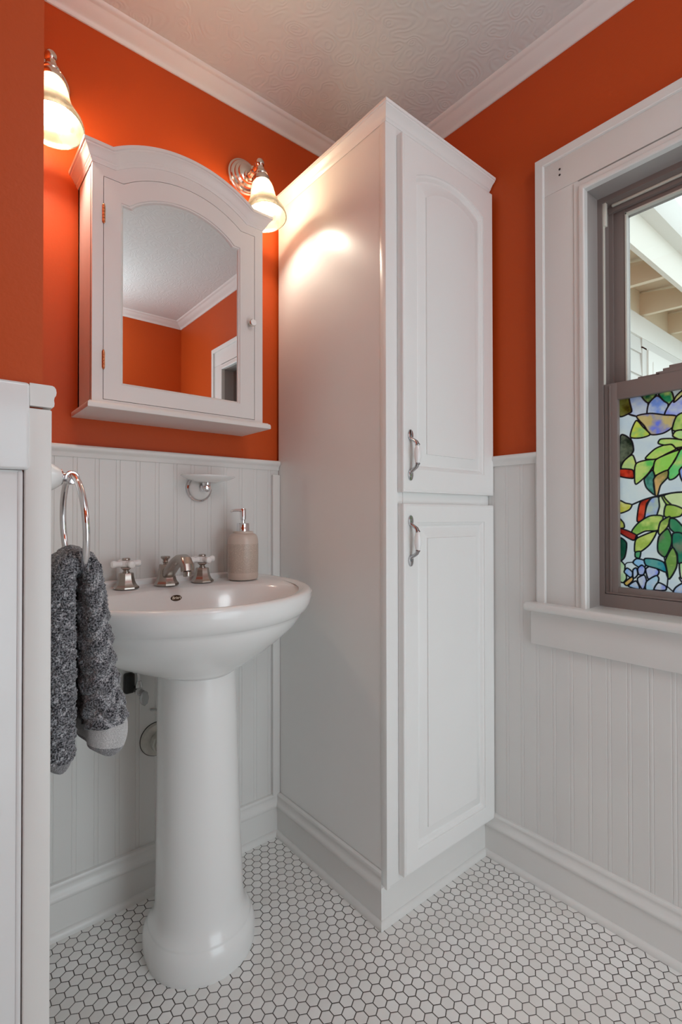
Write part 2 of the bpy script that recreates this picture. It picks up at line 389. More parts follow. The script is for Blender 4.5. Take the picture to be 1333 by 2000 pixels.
# ------------------------------------------------------------------ room dimensions (metres, camera stands at x=0, y=0)
YN, XE, YS, XW = 1.381, 1.3126, -.75, -1.25     # north, east, south, west wall faces
ZC = 2.279                                      # ceiling
PX, PY = .122, .778                             # outside corner of the alcove partition
CAPZ = 1.1767
WN, WE = YN-.012, XE-.0126                      # wainscot faces
WB = .1314                                      # partition wainscot face
# window opening in the east wall
OY0, OY1, OZ0, OZ1 = -.0985, .5845, .7655, 1.83

g = G().box(XW-.12, XE+.16, YS-.12, YN+.12, -.08, 0); struct('floor', g, 'tile')
g = G().box(XW-.12, XE+.16, YS-.12, YN+.12, ZC, ZC+.08); struct('ceiling', g, 'ceiling')
g = G().box(PX-.02, XE+.14, YN, YN+.12, 0, ZC); struct('wall_north', g, 'paint')
g = G()
g.box(XE, XE+.14, OY1+.013, YN, 0, ZC); g.box(XE, XE+.14, YS, OY0-.013, 0, ZC)
g.box(XE, XE+.14, OY0-.013, OY1+.013, 0, OZ0-.022); g.box(XE, XE+.14, OY0-.013, OY1+.013, OZ1+.013, ZC); struct('wall_east', g, 'paint')
# unseen opening added to the south wall to hold the fill light
DX0, DX1, DZ = .34, 1.18, 1.62
g = G(); g.box(XW-.12, DX0, YS-.12, YS, 0, ZC); g.box(DX1, XE+.14, YS-.12, YS, 0, ZC); g.box(DX0, DX1, YS-.12, YS, DZ, ZC); struct('wall_south', g, 'paint')
g = G(); g.box(XW-.12, XW, YS-.12, PY, 0, ZC); struct('wall_west', g, 'paint')
g = G(); g.box(XW, DX0-.09, YS, YS+.012, 0, 1.165); g.box(DX1+.09, WE+.005, YS, YS+.012, 0, 1.165)
for a_, b_ in ((DX0-.09, DX0), (DX1, DX1+.09)): g.box(a_, b_, YS, YS+.02, 0, DZ)
g.box(DX0-.09, DX1+.09, YS, YS+.02, DZ, DZ+.06); struct('trim_13', g, 'trim')
g = G(); g.box(XW, XW+.012, YS, PY-.02, 0, 1.165); struct('trim_14', g, 'trim')
g = G(); g.box(XW-.12, PX, PY, YN+.12, 0, ZC); struct('wall_partition', g, 'paint')

# wainscot: beadboard with real beads
def bead_line(s0, s1, pitch, phase):
    pts = [(s0, 0.)]; k = math.ceil((s0+.012-phase)/pitch)
    while phase+k*pitch < s1-.012:
        c = phase+k*pitch
        for ds, dd in ((-.0058,0),(-.0049,-.0009),(-.0040,-.0001),(-.002,.0001),(.0,.0002),(.002,.0001),(.0040,-.0001),(.0049,-.0009),(.0058,0)):
            pts.append((c+ds, dd))
        k += 1
    pts.append((s1, 0.)); return pts
g = G(); pts = bead_line(WB, .872, .0503, .2845)
poly = [(s, WN-d) for s, d in pts]+[(.872, YN), (WB, YN)]
g.prism(poly, lambda a, b: (a, b, .02), lambda a, b: (a, b, 1.150)); struct('trim_1', g, 'bead')
g = G(); pts = bead_line(YS, .90, .0467, .7722)
pts2 = [p for p in pts if p[0] < -.27]; 
def east_panel(g, s0, s1, z0, z1):
    poly = [(WE-d, s) for s, d in bead_line(s0, s1, .0467, .7722)]+[(XE, s1), (XE, s0)]
    g.prism(poly, lambda a, b: (a, b, z0), lambda a, b: (a, b, z1))
east_panel(g, .70, 1.36, .02, 1.150); east_panel(g, -.22, .70, .02, .735); east_panel(g, YS, -.22, .02, 1.150); struct('trim_2', g, 'bead')
CAP = [(0,-.0295),(.004,-.0295),(.0052,-.0275),(.006,-.0205),(.0085,-.0165),(.0125,-.0135),(.0145,-.009),(.0148,-.005),(.0130,-.0015),(.0105,0),(-.012,0),(-.012,-.0295)]
g = G().prism(CAP, lambda p, h: (WB, WN-p, CAPZ+h), lambda p, h: (.871, WN-p, CAPZ+h))
g.box(.8455, .8715, WN-.011, WN, .125, 1.1325, bev=.0012); struct('trim_3', g, 'trim')
g = G().prism(CAP, lambda p, h: (WE-p, .7185, CAPZ+h), lambda p, h: (WE-p, 1.36, CAPZ+h))
g.prism(CAP, lambda p, h: (WE-p, YS, CAPZ+h), lambda p, h: (WE-p, -.232, CAPZ+h)); struct('trim_4', g, 'trim')

# alcove partition: wainscot board, its end post, cap and the surround on the near face
g = G(); poly = [(WB+d*0, s) for s, d in ((.80,0),(WN,0))]
g.box(PX, WB, .799, WN, .02, 1.146); struct('trim_5', g, 'bead')
g = G(); g.box(.1000, WB, .768, .800, 0, 1.1435, bev=.0022, seg=3); struct('trim_6', g, 'trim')
PCAP = [(0,-.0295),(.0008,-.028),(.0022,-.0275),(.0026,-.0235),(.0020,-.019),(.0026,-.0155),(.0044,-.0125),(.0050,-.0085),(.0043,-.004),(.0025,-.0012),(0,0),(-.0260,0),(-.0262,-.0005),(-.0258,-.0295)]
g = G().prism(PCAP, lambda p, h: (WB+p, .766, CAPZ-.001+h), lambda p, h: (WB+p, WN-.004, CAPZ-.001+h)); struct('trim_7', g, 'trim')
g = G(); g.box(XW, .1052, .762, .778, 1.0615, 1.1752, bev=.0045, seg=4); g.box(XW, .0985, .772, .778, 0, 1.0612, bev=.001)
g.box(.0925, .0990, .7705, .778, 0, 1.0600, bev=.002)
struct('trim_8', g, 'tubwhite')

# crown mouldings
CR = [(0,-.0360),(.004,-.0360),(.0065,-.0335),(.0085,-.0300),(.012,-.0270),(.019,-.0235),(.027,-.0190),(.0345,-.0135),(.039,-.0095),(.042,-.0085),(.0455,-.0075),(.0500,-.0045),(.0530,0),(0,0)]
def crown(g, f0, f1): g.prism(CR, f0, f1)
g = G().prism(CR, lambda p, h: (PX+p, YN-p, ZC+h), lambda p, h: (XE-p, YN-p, ZC+h)); struct('trim_9', g, 'trim')
g = G().prism(CR, lambda p, h: (XE-p, YS+p, ZC+h), lambda p, h: (XE-p, YN-p, ZC+h)); struct('trim_10', g, 'trim')
g = G().prism(CR, lambda p, h: (XW+p, YS+p, ZC+h), lambda p, h: (XE-p, YS+p, ZC+h)); struct('trim_11', g, 'trim')
g = G().prism(CR, lambda p, h: (PX+p, PY-p, ZC+h), lambda p, h: (PX+p, YN-p, ZC+h))
g.prism(CR, lambda p, h: (XW+p, PY-p, ZC+h), lambda p, h: (PX+p, PY-p, ZC+h)); struct('trim_12', g, 'trim')

# baseboards: flat board, cap moulding, quarter-round shoe (p measured from the wainscot / cabinet face)
BB = [(0,0),(.0205,0),(.0205,.004),(.0195,.0095),(.0165,.0145),(.0125,.0170),(.0108,.0172),(.0108,.0865),(.0150,.0875),(.0168,.0905),(.0168,.0965),(.0150,.1005),(.0112,.1045),(.0090,.1105),(.0088,.1170),(.0098,.1190),(.0098,.1245),(.0080,.1275),(.0040,.1290),(0,.1290)]
KK = [(0,0),(.0205,0),(.0205,.004),(.0195,.0095),(.0165,.0145),(.0125,.0170),(.0108,.0172),(.0108,.0950),(0,.0950)]
CX, CYF = .8715, .8995      # cabinet side face, kick line that the front board stands on
g = G().prism(BB, lambda p, h: (WB+p, WN-p, h), lambda p, h: (CX-p, WN-p, h)); struct('baseboard_north', g, 'trim')
g = G().prism(BB, lambda p, h: (CX-p, WN-p, h), lambda p, h: (CX-p, CYF-p, h)); struct('baseboard_cabinet_side', g, 'trim')
g = G().prism(KK, lambda p, h: (CX-p, CYF-p, h), lambda p, h: (WE-p, CYF-p, h)); struct('baseboard_cabinet_front', g, 'trim')
g = G().prism(BB, lambda p, h: (WE-p, CYF-p, h), lambda p, h: (WE-p, YS+p, h)); struct('baseboard_east', g, 'trim')
g = G().prism(BB, lambda p, h: (WB+p, .800, h), lambda p, h: (WB+p, WN-p, h)); struct('baseboard_alcove', g, 'trim')
g = G().prism(BB, lambda p, h: (DX1+.09, YS+.012+p, h), lambda p, h: (WE-p, YS+p, h)); struct('baseboard_south', g, 'trim')

# ------------------------------------------------------------------ window on the east wall
win = T('window_1', (XE, .243, OZ0), kind='structure')
g = G()
cy0, cy1, cz1 = -.2325, .7185, 1.9695            # casing outer edges
fw = .107
xf = XE-.020
# flat casing with a raised back band round the outside
g.box(xf, XE, .6040, cy1-.0205, OZ0, 1.8640, bev=.0008); g.box(xf, XE, cy0+.0205, -.1180, OZ0, 1.8640, bev=.0008)
g.box(xf, XE, cy0+.0205, cy1-.0205, 1.8646, cz1-.0205, bev=.0008)
def band(ins, p): return [(cy1-ins, OZ0, p), (cy1-ins, cz1-ins, p), (cy0+ins, cz1-ins, p), (cy0+ins, OZ0, p)]
bp_ = [(0, 0), (0, .0265), (.0015, .0280), (.0215, .0280), (.0235, .0265), (.0240, .0205), (.0240, 0)]
g.loft([[(XE-p, band(i, p)[k][0], band(i, p)[k][1]) for i, p in bp_] for k in range(4)])
win.part('casing', g, 'trim')
g = G()                                          # nail holes in the head of the casing
for z in (1.9190, 1.9040):
    g.lathe([(.0001,-.0004),(.0029,0),(.0029,.0006),(.0001,.0006)], (xf-.0006, .6520, z), (1,0,0), n=10)
win.part('nail_holes', g, 'screwhole')
g = G()                                          # glossy inner stop bead
sb = [(.0300, -.004), (.0300, .0215), (.0290, .0228), (.0272, .0232), (.0240, .0228), (.0205, .0228), (.0165, .0232), (.0150, .0262), (.0125, .0290), (.0080, .0300), (.0030, .0292), (.0005, .0265), (.0005, -.004)]
def uu(i): return [(OY1+i, OZ0), (OY1+i, OZ1-.0002+i), (OY0-i, OZ1-.0002+i), (OY0-i, OZ0)]
g.loft([[(XE-p, uu(i)[k][0], uu(i)[k][1]) for i, p in sb] for k in range(4)])
win.part('stop_bead', g, 'trim')
g = G(); xj = XE+.14
g.box(XE-.010, xj, OY1, OY1+.012, OZ0-.01, OZ1+.012); g.box(XE-.010, xj, OY0-.012, OY0, OZ0-.01, OZ1+.012); g.box(XE-.010, xj, OY0, OY1, OZ1, OZ1+.012)
win.part('jamb', g, 'jamb')
g = G(); g.box(XE-.052, XE+.055, -.262, .748, .744, .7665, bev=.009, seg=4); win.part('stool', g, 'trim')
g = G(); g.box(XE-.0270, XE-.012, -.250, .737, .6520, .7445, bev=.002); win.part('apron', g, 'trim')
# taupe vinyl frame
x0 = 1.3586
g = G()
g.box(x0, x0+.085, OY1-.012, OY1, OZ0+.002, OZ1); g.box(x0, x0+.085, OY0, OY0+.012, OZ0+.002, OZ1)
g.box(x0+.0003, x0+.085, OY0+.0118, OY1-.0118, OZ1-.014, OZ1-.0002); g.box(x0+.0003, x0+.085, OY0+.0118, OY1-.0118, OZ0+.001, OZ0+.034)
g.box(x0+.040, x0+.046, OY1-.022, OY1-.010, 1.3, OZ1-.012); g.box(x0+.040, x0+.046, OY0+.010, OY0+.022, 1.3, OZ1-.012)
g.box(x0+.033, x0+.043, OY0, OY1, OZ1-.030, OZ1-.012)
win.part('vinyl_frame', g, 'vinyl')
g = G()
g.box(x0+.004, x0+.012, OY1-.0150, OY1-.011, 1.342, 1.760, bev=.001); g.box(x0+.003, x0+.014, OY1-.020, OY1-.011, 1.756, OZ1-.014, bev=.001)
g.box(x0+.022, x0+.030, OY0+.012, OY1-.026, OZ1-.0205, OZ1-.014, bev=.002)
win.part('balance_cover', g, 'cream')
# lower sash
xl = x0+.004; sy0, sy1, sz0, sz1 = OY0+.0125, OY1-.0125, .8005, 1.3420
gy0, gy1, gz0, gz1 = -.0554, .5414, .8169, 1.3005
g = G()
g.box(xl, xl+.032, gy1-.002, sy1, sz0, sz1, bev=.0015); g.box(xl, xl+.032, sy0, gy0+.002, sz0, sz1, bev=.0015)
g.box(xl, xl+.032, gy0, gy1, sz0, gz0+.002, bev=.0015); g.box(xl, xl+.032, gy0, gy1, gz1-.002, sz1, bev=.0015)
# inner glazing step
g.box(xl-.003, xl+.004, gy1+.014, gy1+.017, sz0+.004, sz1-.006); g.box(xl-.003, xl+.010, gy0, sy1-.004, sz0, sz0+.005, bev=.001)
ls = win.part('lower_sash', g, 'vinyl')
g = G()
g.box(xl+.002, xl+.026, .443, .492, 1.3415, 1.3455, bev=.001)   # stepped keeper rail
g.box(xl+.002, xl+.026, .300, .452, 1.3415, 1.3490, bev=.001); g.box(xl+.002, xl+.026, .315, .437, 1.3485, 1.3545, bev=.001)
g.box(xl+.003, xl+.024, .330, .424, 1.3540, 1.3600, bev=.001); win.part('lock_keeper', g, 'vinyl', ls)
g = G(); g.box(xl+.004, xl+.022, .345, .398, 1.3598, 1.3665, bev=.002); g.box(xl-.004, xl+.006, .352, .372, 1.3610, 1.3660, bev=.002)
win.part('sash_lock', g, 'cream', ls)
# upper sash
xu = x0+.045; uy0, uy1, uz0, uz1 = OY0+.014, OY1-.014, 1.300, OZ1-.014
pgy0, pgy1, pgz0, pgz1 = -.048, .535, 1.335, 1.7905
g = G()
g.box(xu, xu+.030, pgy1-.002, uy1, uz0, uz1, bev=.0015); g.box(xu, xu+.030, uy0, pgy0+.002, uz0, uz1, bev=.0015)
g.box(xu, xu+.030, pgy0, pgy1, uz0, pgz0, bev=.0015); g.box(xu, xu+.030, pgy0, pgy1, pgz1-.002, uz1, bev=.0015)
us = win.part('upper_sash', g, 'vinyl')
g = G()
for a, b in ((pgy1-.005, pgy1-.001), (pgy0+.001, pgy0+.005)): g.box(xu-.0015, xu+.012, a, b, pgz0, pgz1)
g.box(xu-.0015, xu+.012, pgy0, pgy1, pgz1-.005, pgz1-.001); win.part('glazing_bead', g, 'cream', us)
g = G(); g.box(xu+.012, xu+.016, pgy0, pgy1, pgz0-.01, pgz1); win.part('glass_pane', g, 'glass', us)

# stained-glass film: leaves, berries and lead lines coloured on a fine grid
def catmull(pl, closed=True, k=6):
    n = len(pl); out = []
    for i in range(n if closed else n-1):
        p = [pl[(i+j) % n] if closed else pl[min(max(i+j, 0), n-1)] for j in (-1, 0, 1, 2)]
        for q in range(k):
            t = q/k
            out.append(tuple(_cr(p[0][a], p[1][a], p[2][a], p[3][a], t) for a in (0, 1)))
    if not closed: out.append(pl[-1])
    return out
def _cr(a, b, c, d, t, s=.38):
    m0 = (c-a)*s; m1 = (d-b)*s
    return (2*t**3-3*t*t+1)*b+(t**3-2*t*t+t)*m0+(-2*t**3+3*t*t)*c+(t**3-t*t)*m1
UW = .1400; H_ = gz1-gz0+.004; step = .0010
us_ = np.arange(0, UW+step, step); vs_ = np.arange(0, H_+step, step)
U, V = np.meshgrid(us_, vs_, indexing='ij')
def fbm(scale, seed):
    out = np.zeros_like(U); rng = np.random.RandomState(seed)
    for o in range(4):
        s = scale*2**o; nx, ny = int(UW*s)+3, int(H_*s)+3
        gr = rng.rand(nx, ny); fx, fy = U*s, V*s; ix, iy = fx.astype(int), fy.astype(int); tx, ty = fx-ix, fy-iy
        tx, ty = tx*tx*(3-2*tx), ty*ty*(3-2*ty)
        val = gr[ix, iy]*(1-tx)*(1-ty)+gr[ix+1, iy]*tx*(1-ty)+gr[ix, iy+1]*(1-tx)*ty+gr[ix+1, iy+1]*tx*ty
        out += (val-.5)/2**o
    return out
n1, n2, n3 = fbm(28, 1), fbm(45, 2), fbm(70, 3)
colr = np.empty(U.shape+(3,)); base = np.array((.78, .82, .90))
for k in range(3): colr[..., k] = base[k]+n1*(.10, .08, .05)[k]
lead = np.full(U.shape, 1.)
ALT = {'olive': (.10,.08,.02), 'b': (.70,.72,.80), 'g': (.72,.78,.30), 'y': (.85,.80,.45), 'ob': (.25,.30,.80), 'yg': (.25,.62,.35), 'd': (.28,.30,.22), 'r': (.35,.03,.02), 't': (.25,.50,.45), 'o': (.78,.52,.25), 'by': (.35,.45,.85), 'p': (.85,.86,.70)}
def segdist(pl, closed):
    d = np.full(U.shape, 1.); n = len(pl)
    for i in range(n if closed else n-1):
        (ax, ay), (bx, by) = pl[i], pl[(i+1) % n]
        i0, i1 = int(max(0, (min(ax, bx)-.005)/step)), int((max(ax, bx)+.006)/step)+1
        j0, j1 = int(max(0, (min(ay, by)-.005)/step)), int((max(ay, by)+.006)/step)+1
        if i1 <= 0 or j1 <= 0 or i0 >= U.shape[0] or j0 >= U.shape[1]: continue
        u, v = U[i0:i1, j0:j1], V[i0:i1, j0:j1]; dx, dy = bx-ax, by-ay; L2 = dx*dx+dy*dy+1e-12
        t = np.clip(((u-ax)*dx+(v-ay)*dy)/L2, 0, 1)
        d[i0:i1, j0:j1] = np.minimum(d[i0:i1, j0:j1], np.hypot(u-ax-t*dx, v-ay-t*dy))
    return d
for kind, pl, c in GSHAPES:
    pl = catmull([(a*1e-4, b*1e-4) for a, b in pl]); px = np.array(pl)
    ins = np.zeros(U.shape, bool); n = len(pl)
    for i in range(n):
        (ax, ay), (bx, by) = pl[i], pl[(i+1) % n]
        if ay == by: continue
        cnd = ((ay > V) != (by > V)) & (U < (bx-ax)*(V-ay)/(by-ay)+ax); ins ^= cnd
    alt = ALT[kind]; w = np.clip(.5+(n2*1.5+n1*.7), 0, 1)
    if kind in ('g', 'p', 'y', 'r', 't', 'd'): w = np.clip(w-.22, 0, 1)*1.1
    for k in range(3):
        cc = c[k]*(1-w)+alt[k]*w+n3*.05
        colr[..., k] = np.where(ins, cc, colr[..., k])
    d = segdist(pl, True); lead = np.where(ins, 1., lead); lead = np.minimum(lead, d-.0015)
for pl, wd in GLINES:
    lead = np.minimum(lead, segdist(catmull([(a*1e-4, b*1e-4) for a, b in pl], False), False)-wd/2)
lk = np.clip(1-lead/.0009, 0, 1)[..., None]
colr = np.clip(np.clip(colr, .01, 1)**1.35*1.25, .006, .97)*(1-lk)+np.array((.006, .008, .014))*lk
ucol = list(np.arange(0, .176, .001))+list(np.arange(.179, gy1-gy0, .004))+[gy1-gy0]
nu, nv = len(ucol), len(vs_)
xs = xl+.014
def fold(u):
    u = u % (2*UW); return u if u <= UW else 2*UW-u
idx = [min(U.shape[0]-1, int(round(fold(u)/step))) for u in ucol]
me = bpy.data.meshes.new('stained_glass_pane')
vv = np.empty((nu, nv, 3)); vv[..., 0] = xs; vv[..., 1] = np.array([gy1-u for u in ucol])[:, None]; vv[..., 2] = gz0-.001+vs_[None, :]
vv -= np.array(win.loc); cc = colr[idx]
verts = vv.reshape(-1, 3); faces = [(i*nv+j, (i+1)*nv+j, (i+1)*nv+j+1, i*nv+j+1) for i in range(nu-1) for j in range(nv-1)]
me.from_pydata(verts.tolist(), [], faces)
ca = me.color_attributes.new('glass_tint', 'FLOAT_COLOR', 'POINT')
ca.data.foreach_set('color', np.concatenate([cc, np.ones(cc.shape[:2]+(1,))], 2).astype(np.float32).ravel())
me.materials.append(M['stained']); me.update()
film = bpy.data.objects.new('stained_glass_pane', me); COL.objects.link(film); film.parent = ls
film['label'] = 'stained glass pane of green leaves and blue berries'
g = G(); g.box(xs+.0006, xs+.0046, gy0-.004, gy1+.004, gz0-.004, gz1+.004); win.part('lower_glass', g, 'glass', ls)
# ------------------------------------------------------------------ medicine cabinet
MX0, MX1, MYF, MZ0, MZ1 = .2925, .7405, 1.2458, 1.2600, 1.8150
mc = T('medicine_cabinet', ((MX0+MX1)/2, YN, 1.246), 'off-white medicine cabinet with arched mirror door on the orange wall between two sconces', 'medicine cabinet')
D0, D1_, DZ0, DZT = .3175, .7140, 1.2735, 1.7900
A0, A1, ARISE = .3616, .6715, .0510
door_top = [(D0, DZT), (A0, DZT)]+arc_pts(A0, A1, DZT, ARISE)[1:-1]+[(A1, DZT), (D1_, DZT)]
CA0, CA1, CRISE = .3440, .6890, .0560
g = G()
g.box(MX0, MX0+.018, MYF+.012, YN, MZ0, MZ1); g.box(MX1-.018, MX1, MYF+.012, YN, MZ0, MZ1)
g.box(MX0, MX1, YN-.012, YN, MZ0, MZ1+.05); g.box(MX0, MX1, MYF+.012, YN, MZ0, MZ0+.012)
topc = [(MX0, MZ1), (CA0, MZ1)]+arc_pts(CA0, CA1, MZ1, CRISE)[1:-1]+[(CA1, MZ1), (MX1, MZ1)]
g.loft([[(x, MYF+.012, z-.003) for x, z in topc]+[(x, MYF+.012, z+.006) for x, z in reversed(topc)], [(x, YN, z-.003) for x, z in topc]+[(x, YN, z+.006) for x, z in reversed(topc)]])
mc.part('body', g, 'medcab')
g = G()                                           # face frame with an arched opening
gap = .0013
def outl(dx): return [(D0-dx, DZ0-dx), (D0-dx, DZT+dx), (A0-dx*.4, DZT+dx)]+[(x, z+dx) for x, z in arc_pts(A0, A1, DZT, ARISE)[1:-1]]+[(A1+dx*.4, DZT+dx), (D1_+dx, DZT+dx), (D1_+dx, DZ0-dx)]
inner = outl(gap)
outer = [(MX0, MZ0), (MX0, MZ1+.006), (CA0, MZ1+.006)]+[(x, z+.006) for x, z in arc_pts(CA0, CA1, MZ1, CRISE)[1:-1]]+[(CA1, MZ1+.006), (MX1, MZ1+.006), (MX1, MZ0)]
def plate(g, inn, out, y0, y1, mi=0):             # solid frame between two matching outlines
    n = len(inn); vs = []
    for y in (y0, y1): vs += [(x, y, z) for x, z in inn]+[(x, y, z) for x, z in out]
    fs = []
    for i in range(n):
        j = (i+1) % n
        fs += [(i, j, n+j, n+i), (2*n+i, 3*n+i, 3*n+j, 2*n+j), (i, 2*n+i, 2*n+j, j), (n+i, n+j, 3*n+j, 3*n+i)]
    g.add(vs, fs, mi)
plate(g, inner, outer, MYF, MYF+.016)
mc.part('face_frame', g, 'medcab', angle=25)
# crown: cove profile swept along the front, mitred round the sides
CP = [(0,0),(.0015,.0002),(.0025,.0030),(.0055,.0070),(.0058,.0090),(.0085,.0120),(.0125,.0200),(.0165,.0255),(.0185,.0275),(.0192,.0300),(.0220,.0315),(.0222,.0385),(0,.0385)]
g = G()
arc = arc_pts(CA0, CA1, MZ1, CRISE, 30)
cxm = (CA0+CA1)/2; w_ = (CA1-CA0)/2; R_ = (w_*w_+CRISE**2)/(2*CRISE); czm = MZ1+CRISE-R_
am = math.asin(w_/R_)
rings = [[(MX0-p, MYF-p, MZ1+h) for p, h in CP]]
def miter(x, z, a):                                # joint between the flat and the arch
    t = math.tan(a/2); return [(x-h*t*0, MYF-p, z+h) for p, h in CP]
def arcpt(th, h): return (cxm+(R_+h)*math.sin(th), czm+(R_+h)*math.cos(th))
def xjoin(h):                                      # x where the raised arch meets the raised flat
    zz = MZ1+h; c = (zz-czm)/(R_+h); return math.acos(max(-1, min(1, c)))
rings.append([(cxm-(R_+h)*math.sin(xjoin(h)), MYF-p, MZ1+h) for p, h in CP])
for k in range(1, 30):
    f_ = -1+2*k/30
    rings.append([(arcpt(f_*xjoin(h), h)[0], MYF-p, arcpt(f_*xjoin(h), h)[1]) for p, h in CP])
rings.append([(cxm+(R_+h)*math.sin(xjoin(h)), MYF-p, MZ1+h) for p, h in CP])
rings.append([(MX1+p, MYF-p, MZ1+h) for p, h in CP])
rings = [[(MX0-p, YN, MZ1+h) for p, h in CP]]+rings+[[(MX1+p, YN, MZ1+h) for p, h in CP]]
g.loft(rings); mc.part('crown', g, 'medcab', angle=28)
g = G()
SP = [(0,.0),(.0295,.0),(.0305,.001),(.0305,.0085),(.0290,.0115),(.0262,.0135),(.0215,.0145),(.0205,.0165),(0,.0165)]
sx0, sx1 = MX0+.0105, MX1-.0115
g.loft([[(MX0-p*.52+.001, YN, 1.2462+h) for p, h in SP], [(MX0-p*.52+.001, MYF-p, 1.2462+h) for p, h in SP], [(MX1+p*.26+.001, MYF-p, 1.2462+h) for p, h in SP], [(MX1+p*.26+.001, YN, 1.2462+h) for p, h in SP]])
g.box(MX0-.001, MX1, MYF-.002, YN, 1.2464, 1.2625)
mc.part('shelf', g, 'medcab')
# door with arched mirror
M0, M1, MB, MS = .3610, .6640, 1.3168, 1.7385
B0, B1, BRISE = .3810, .6470, .0490
def mirr(d): return [(M0-d, MB-d), (M0-d, MS+d), (B0-d, MS+d)]+[(x, z+d+.003) for x, z in arc_pts(B0-d*.5, B1+d*.5, MS, BRISE)[1:-1]]+[(B1+d, MS+d), (M1+d, MS+d), (M1+d, MB-d)]
dout = [(D0, DZ0), (D0, DZT), (A0, DZT)]+arc_pts(A0, A1, DZT, ARISE)[1:-1]+[(A1, DZT), (D1_, DZT), (D1_, DZ0)]
g = G(); plate(g, mirr(.0055), dout, MYF, MYF+.016)
n = len(dout); a, b = mirr(.0055), mirr(-.0012)
rg = [[(x, MYF, z) for x, z in a], [(x, MYF+.0022, z) for x, z in mirr(.0042)], [(x, MYF+.003, z) for x, z in mirr(.0018)], [(x, MYF+.0075, z) for x, z in b]]
g.loft(rg, 0, False, False)
md = mc.part('door', g, 'medcab', angle=25)
g = G(); ml = mirr(.003)
g.loft([[(x, MYF+.0072, z) for x, z in ml], [(x, MYF+.0110, z) for x, z in ml]]); mc.part('mirror', g, 'mirror', md)
g = G(); kx, kz = .6990, 1.5375
g.lathe([(.0040,0),(.0040,.010),(.0075,.0125),(.0098,.016),(.0100,.019),(.0088,.0215)], (kx, MYF, kz), (0,-1,0), n=24)
g.lathe([(.0090,.0205),(.0084,.0228),(.0060,.0240),(.0001,.0245)], (kx, MYF, kz), (0,-1,0), n=24, mi=1)
mc.part('knob', g, ['satin', 'crossporc'], md)
for hz in (1.703, 1.364):
    g = G()
    for k in range(5): g.lathe([(.0001,0),(.0030,.0004),(.0031,.0070),(.0001,.0074)], (D0-.0006, MYF-.0018, hz-.0190+k*.0076), n=12)
    g.box(D0-.004, D0+.003, MYF-.0009, MYF+.004, hz-.019, hz+.019); g.sphere((D0-.0006, MYF-.0018, hz+.0205), .0026, 10); g.sphere((D0-.0006, MYF-.0018, hz-.0205), .0026, 10)
    mc.part('hinge', g, 'brass', md)

# ------------------------------------------------------------------ wall sconces
TILT = math.radians(10)
def sconce(px, pz, label):
    t = T('wall_sconce', (px, YN, pz), label, 'wall light', 'wall sconces beside the medicine cabinet')
    g = G().lathe([(.0550,0),(.0555,.003),(.0535,.0075),(.0490,.0090),(.0480,.0120),(.0455,.0150),(.0390,.0165),(.0370,.0215),(.0300,.0250),(.0285,.0310),(.0215,.0350),(.0001,.0360)], (px, YN, pz), (0,-1,0), n=48)
    for sx in (-.030, .030): g.sphere((px+sx*.75, YN-.0165, pz+abs(sx)*.75), .0032, 10)
    t.part('backplate', g, 'satin')
    ax = Vector((0, -math.sin(TILT), -math.cos(TILT))); top = Vector((px-.004, YN-.105, pz-.002))
    g = G()
    g.lathe([(.0150,.033),(.0165,.036),(.0150,.040),(.0105,.043),(.0095,.060),(.0125,.066),(.0125,.070),(.0085,.074),(.0080,.098)], (px, YN, pz-.012), (0,-1,0), n=28)
    t.part('arm', g, 'satin')
    g = G().lathe([(.0001,0.0000),(.0065,0.0009),(.0112,0.0051),(.0133,0.0120),(.0122,0.0194),(.0085,0.0245),(.0085,0.0274),(.0115,0.0302),(.0118,0.0376),(.0105,0.0405),(.0160,0.0427),(.0195,0.0479),(.0200,0.0536),(.0180,0.0559),(.0210,0.0581),(.0240,0.0638),(.0243,0.0730),(.0225,0.0775)], tuple(top), tuple(ax), n=36)
    t.part('socket_cap', g, 'satin')
    prof = [(.0225,0.0760),(.0265,0.0793),(.0300,0.0868),(.0328,0.0980),(.0345,0.1093),(.0365,0.1224),(.0410,0.1365),(.0475,0.1505),(.0545,0.1636),(.0595,0.1739),(.0615,0.1824),(.0618,0.1880)]
    inn = [(r-.0028, h) for r, h in reversed(prof)]
    g = G().lathe(prof+inn, tuple(top), tuple(ax), n=48, cap0=False, cap1=False)
    t.part('glass_shade', g, 'shade', angle=60)
    g = G().lathe([(.0115,0.0770),(.0125,0.0910),(.0165,0.1040),(.0235,0.1180),(.0270,0.1310),(.0250,0.1460),(.0175,0.1560),(.0080,0.1605),(.0001,0.1615)], tuple(top), tuple(ax), n=28)
    t.part('bulb', g, 'bulb')
    return t
sconce(.7520, 2.0430, 'lit chrome wall sconce with frosted bell shade right of the medicine cabinet')
sconce(.2170, 2.0430, 'lit chrome wall sconce with frosted bell shade left of the medicine cabinet')

# ------------------------------------------------------------------ tall storage cabinet
SX0, SX1, SYF, SYB, SZ1 = .8715, 1.2985, .8795, 1.3680, 1.9760
sc = T('storage_cabinet', ((SX0+SX1)/2, SYB, 0), 'tall narrow white linen cabinet with two stacked doors filling the corner by the window', 'cabinet')
g = G()
g.box(SX0+.0010, SX0+.016, SYF+.022, SYB, .095, SZ1+.02); g.box(SX1-.016, SX1, SYF+.02, SYB, .095, SZ1+.02)
g.box(SX0+.01, SX1-.01, SYB-.01, SYB, .095, SZ1+.02); g.box(SX0+.01, SX1-.01, SYF+.02, SYB, .095, .113); g.box(SX0+.01, SX1-.01, SYF+.02, SYB, SZ1, SZ1+.02)
g.box(SX0, SX0+.012, SYF+.0006, SYF+.0215, .090, SZ1+.02, bev=.0012)    # edge stile of the side
g.box(SX0+.004, SX1, SYF+.022, SYB-.02, 0, .095)                         # plinth
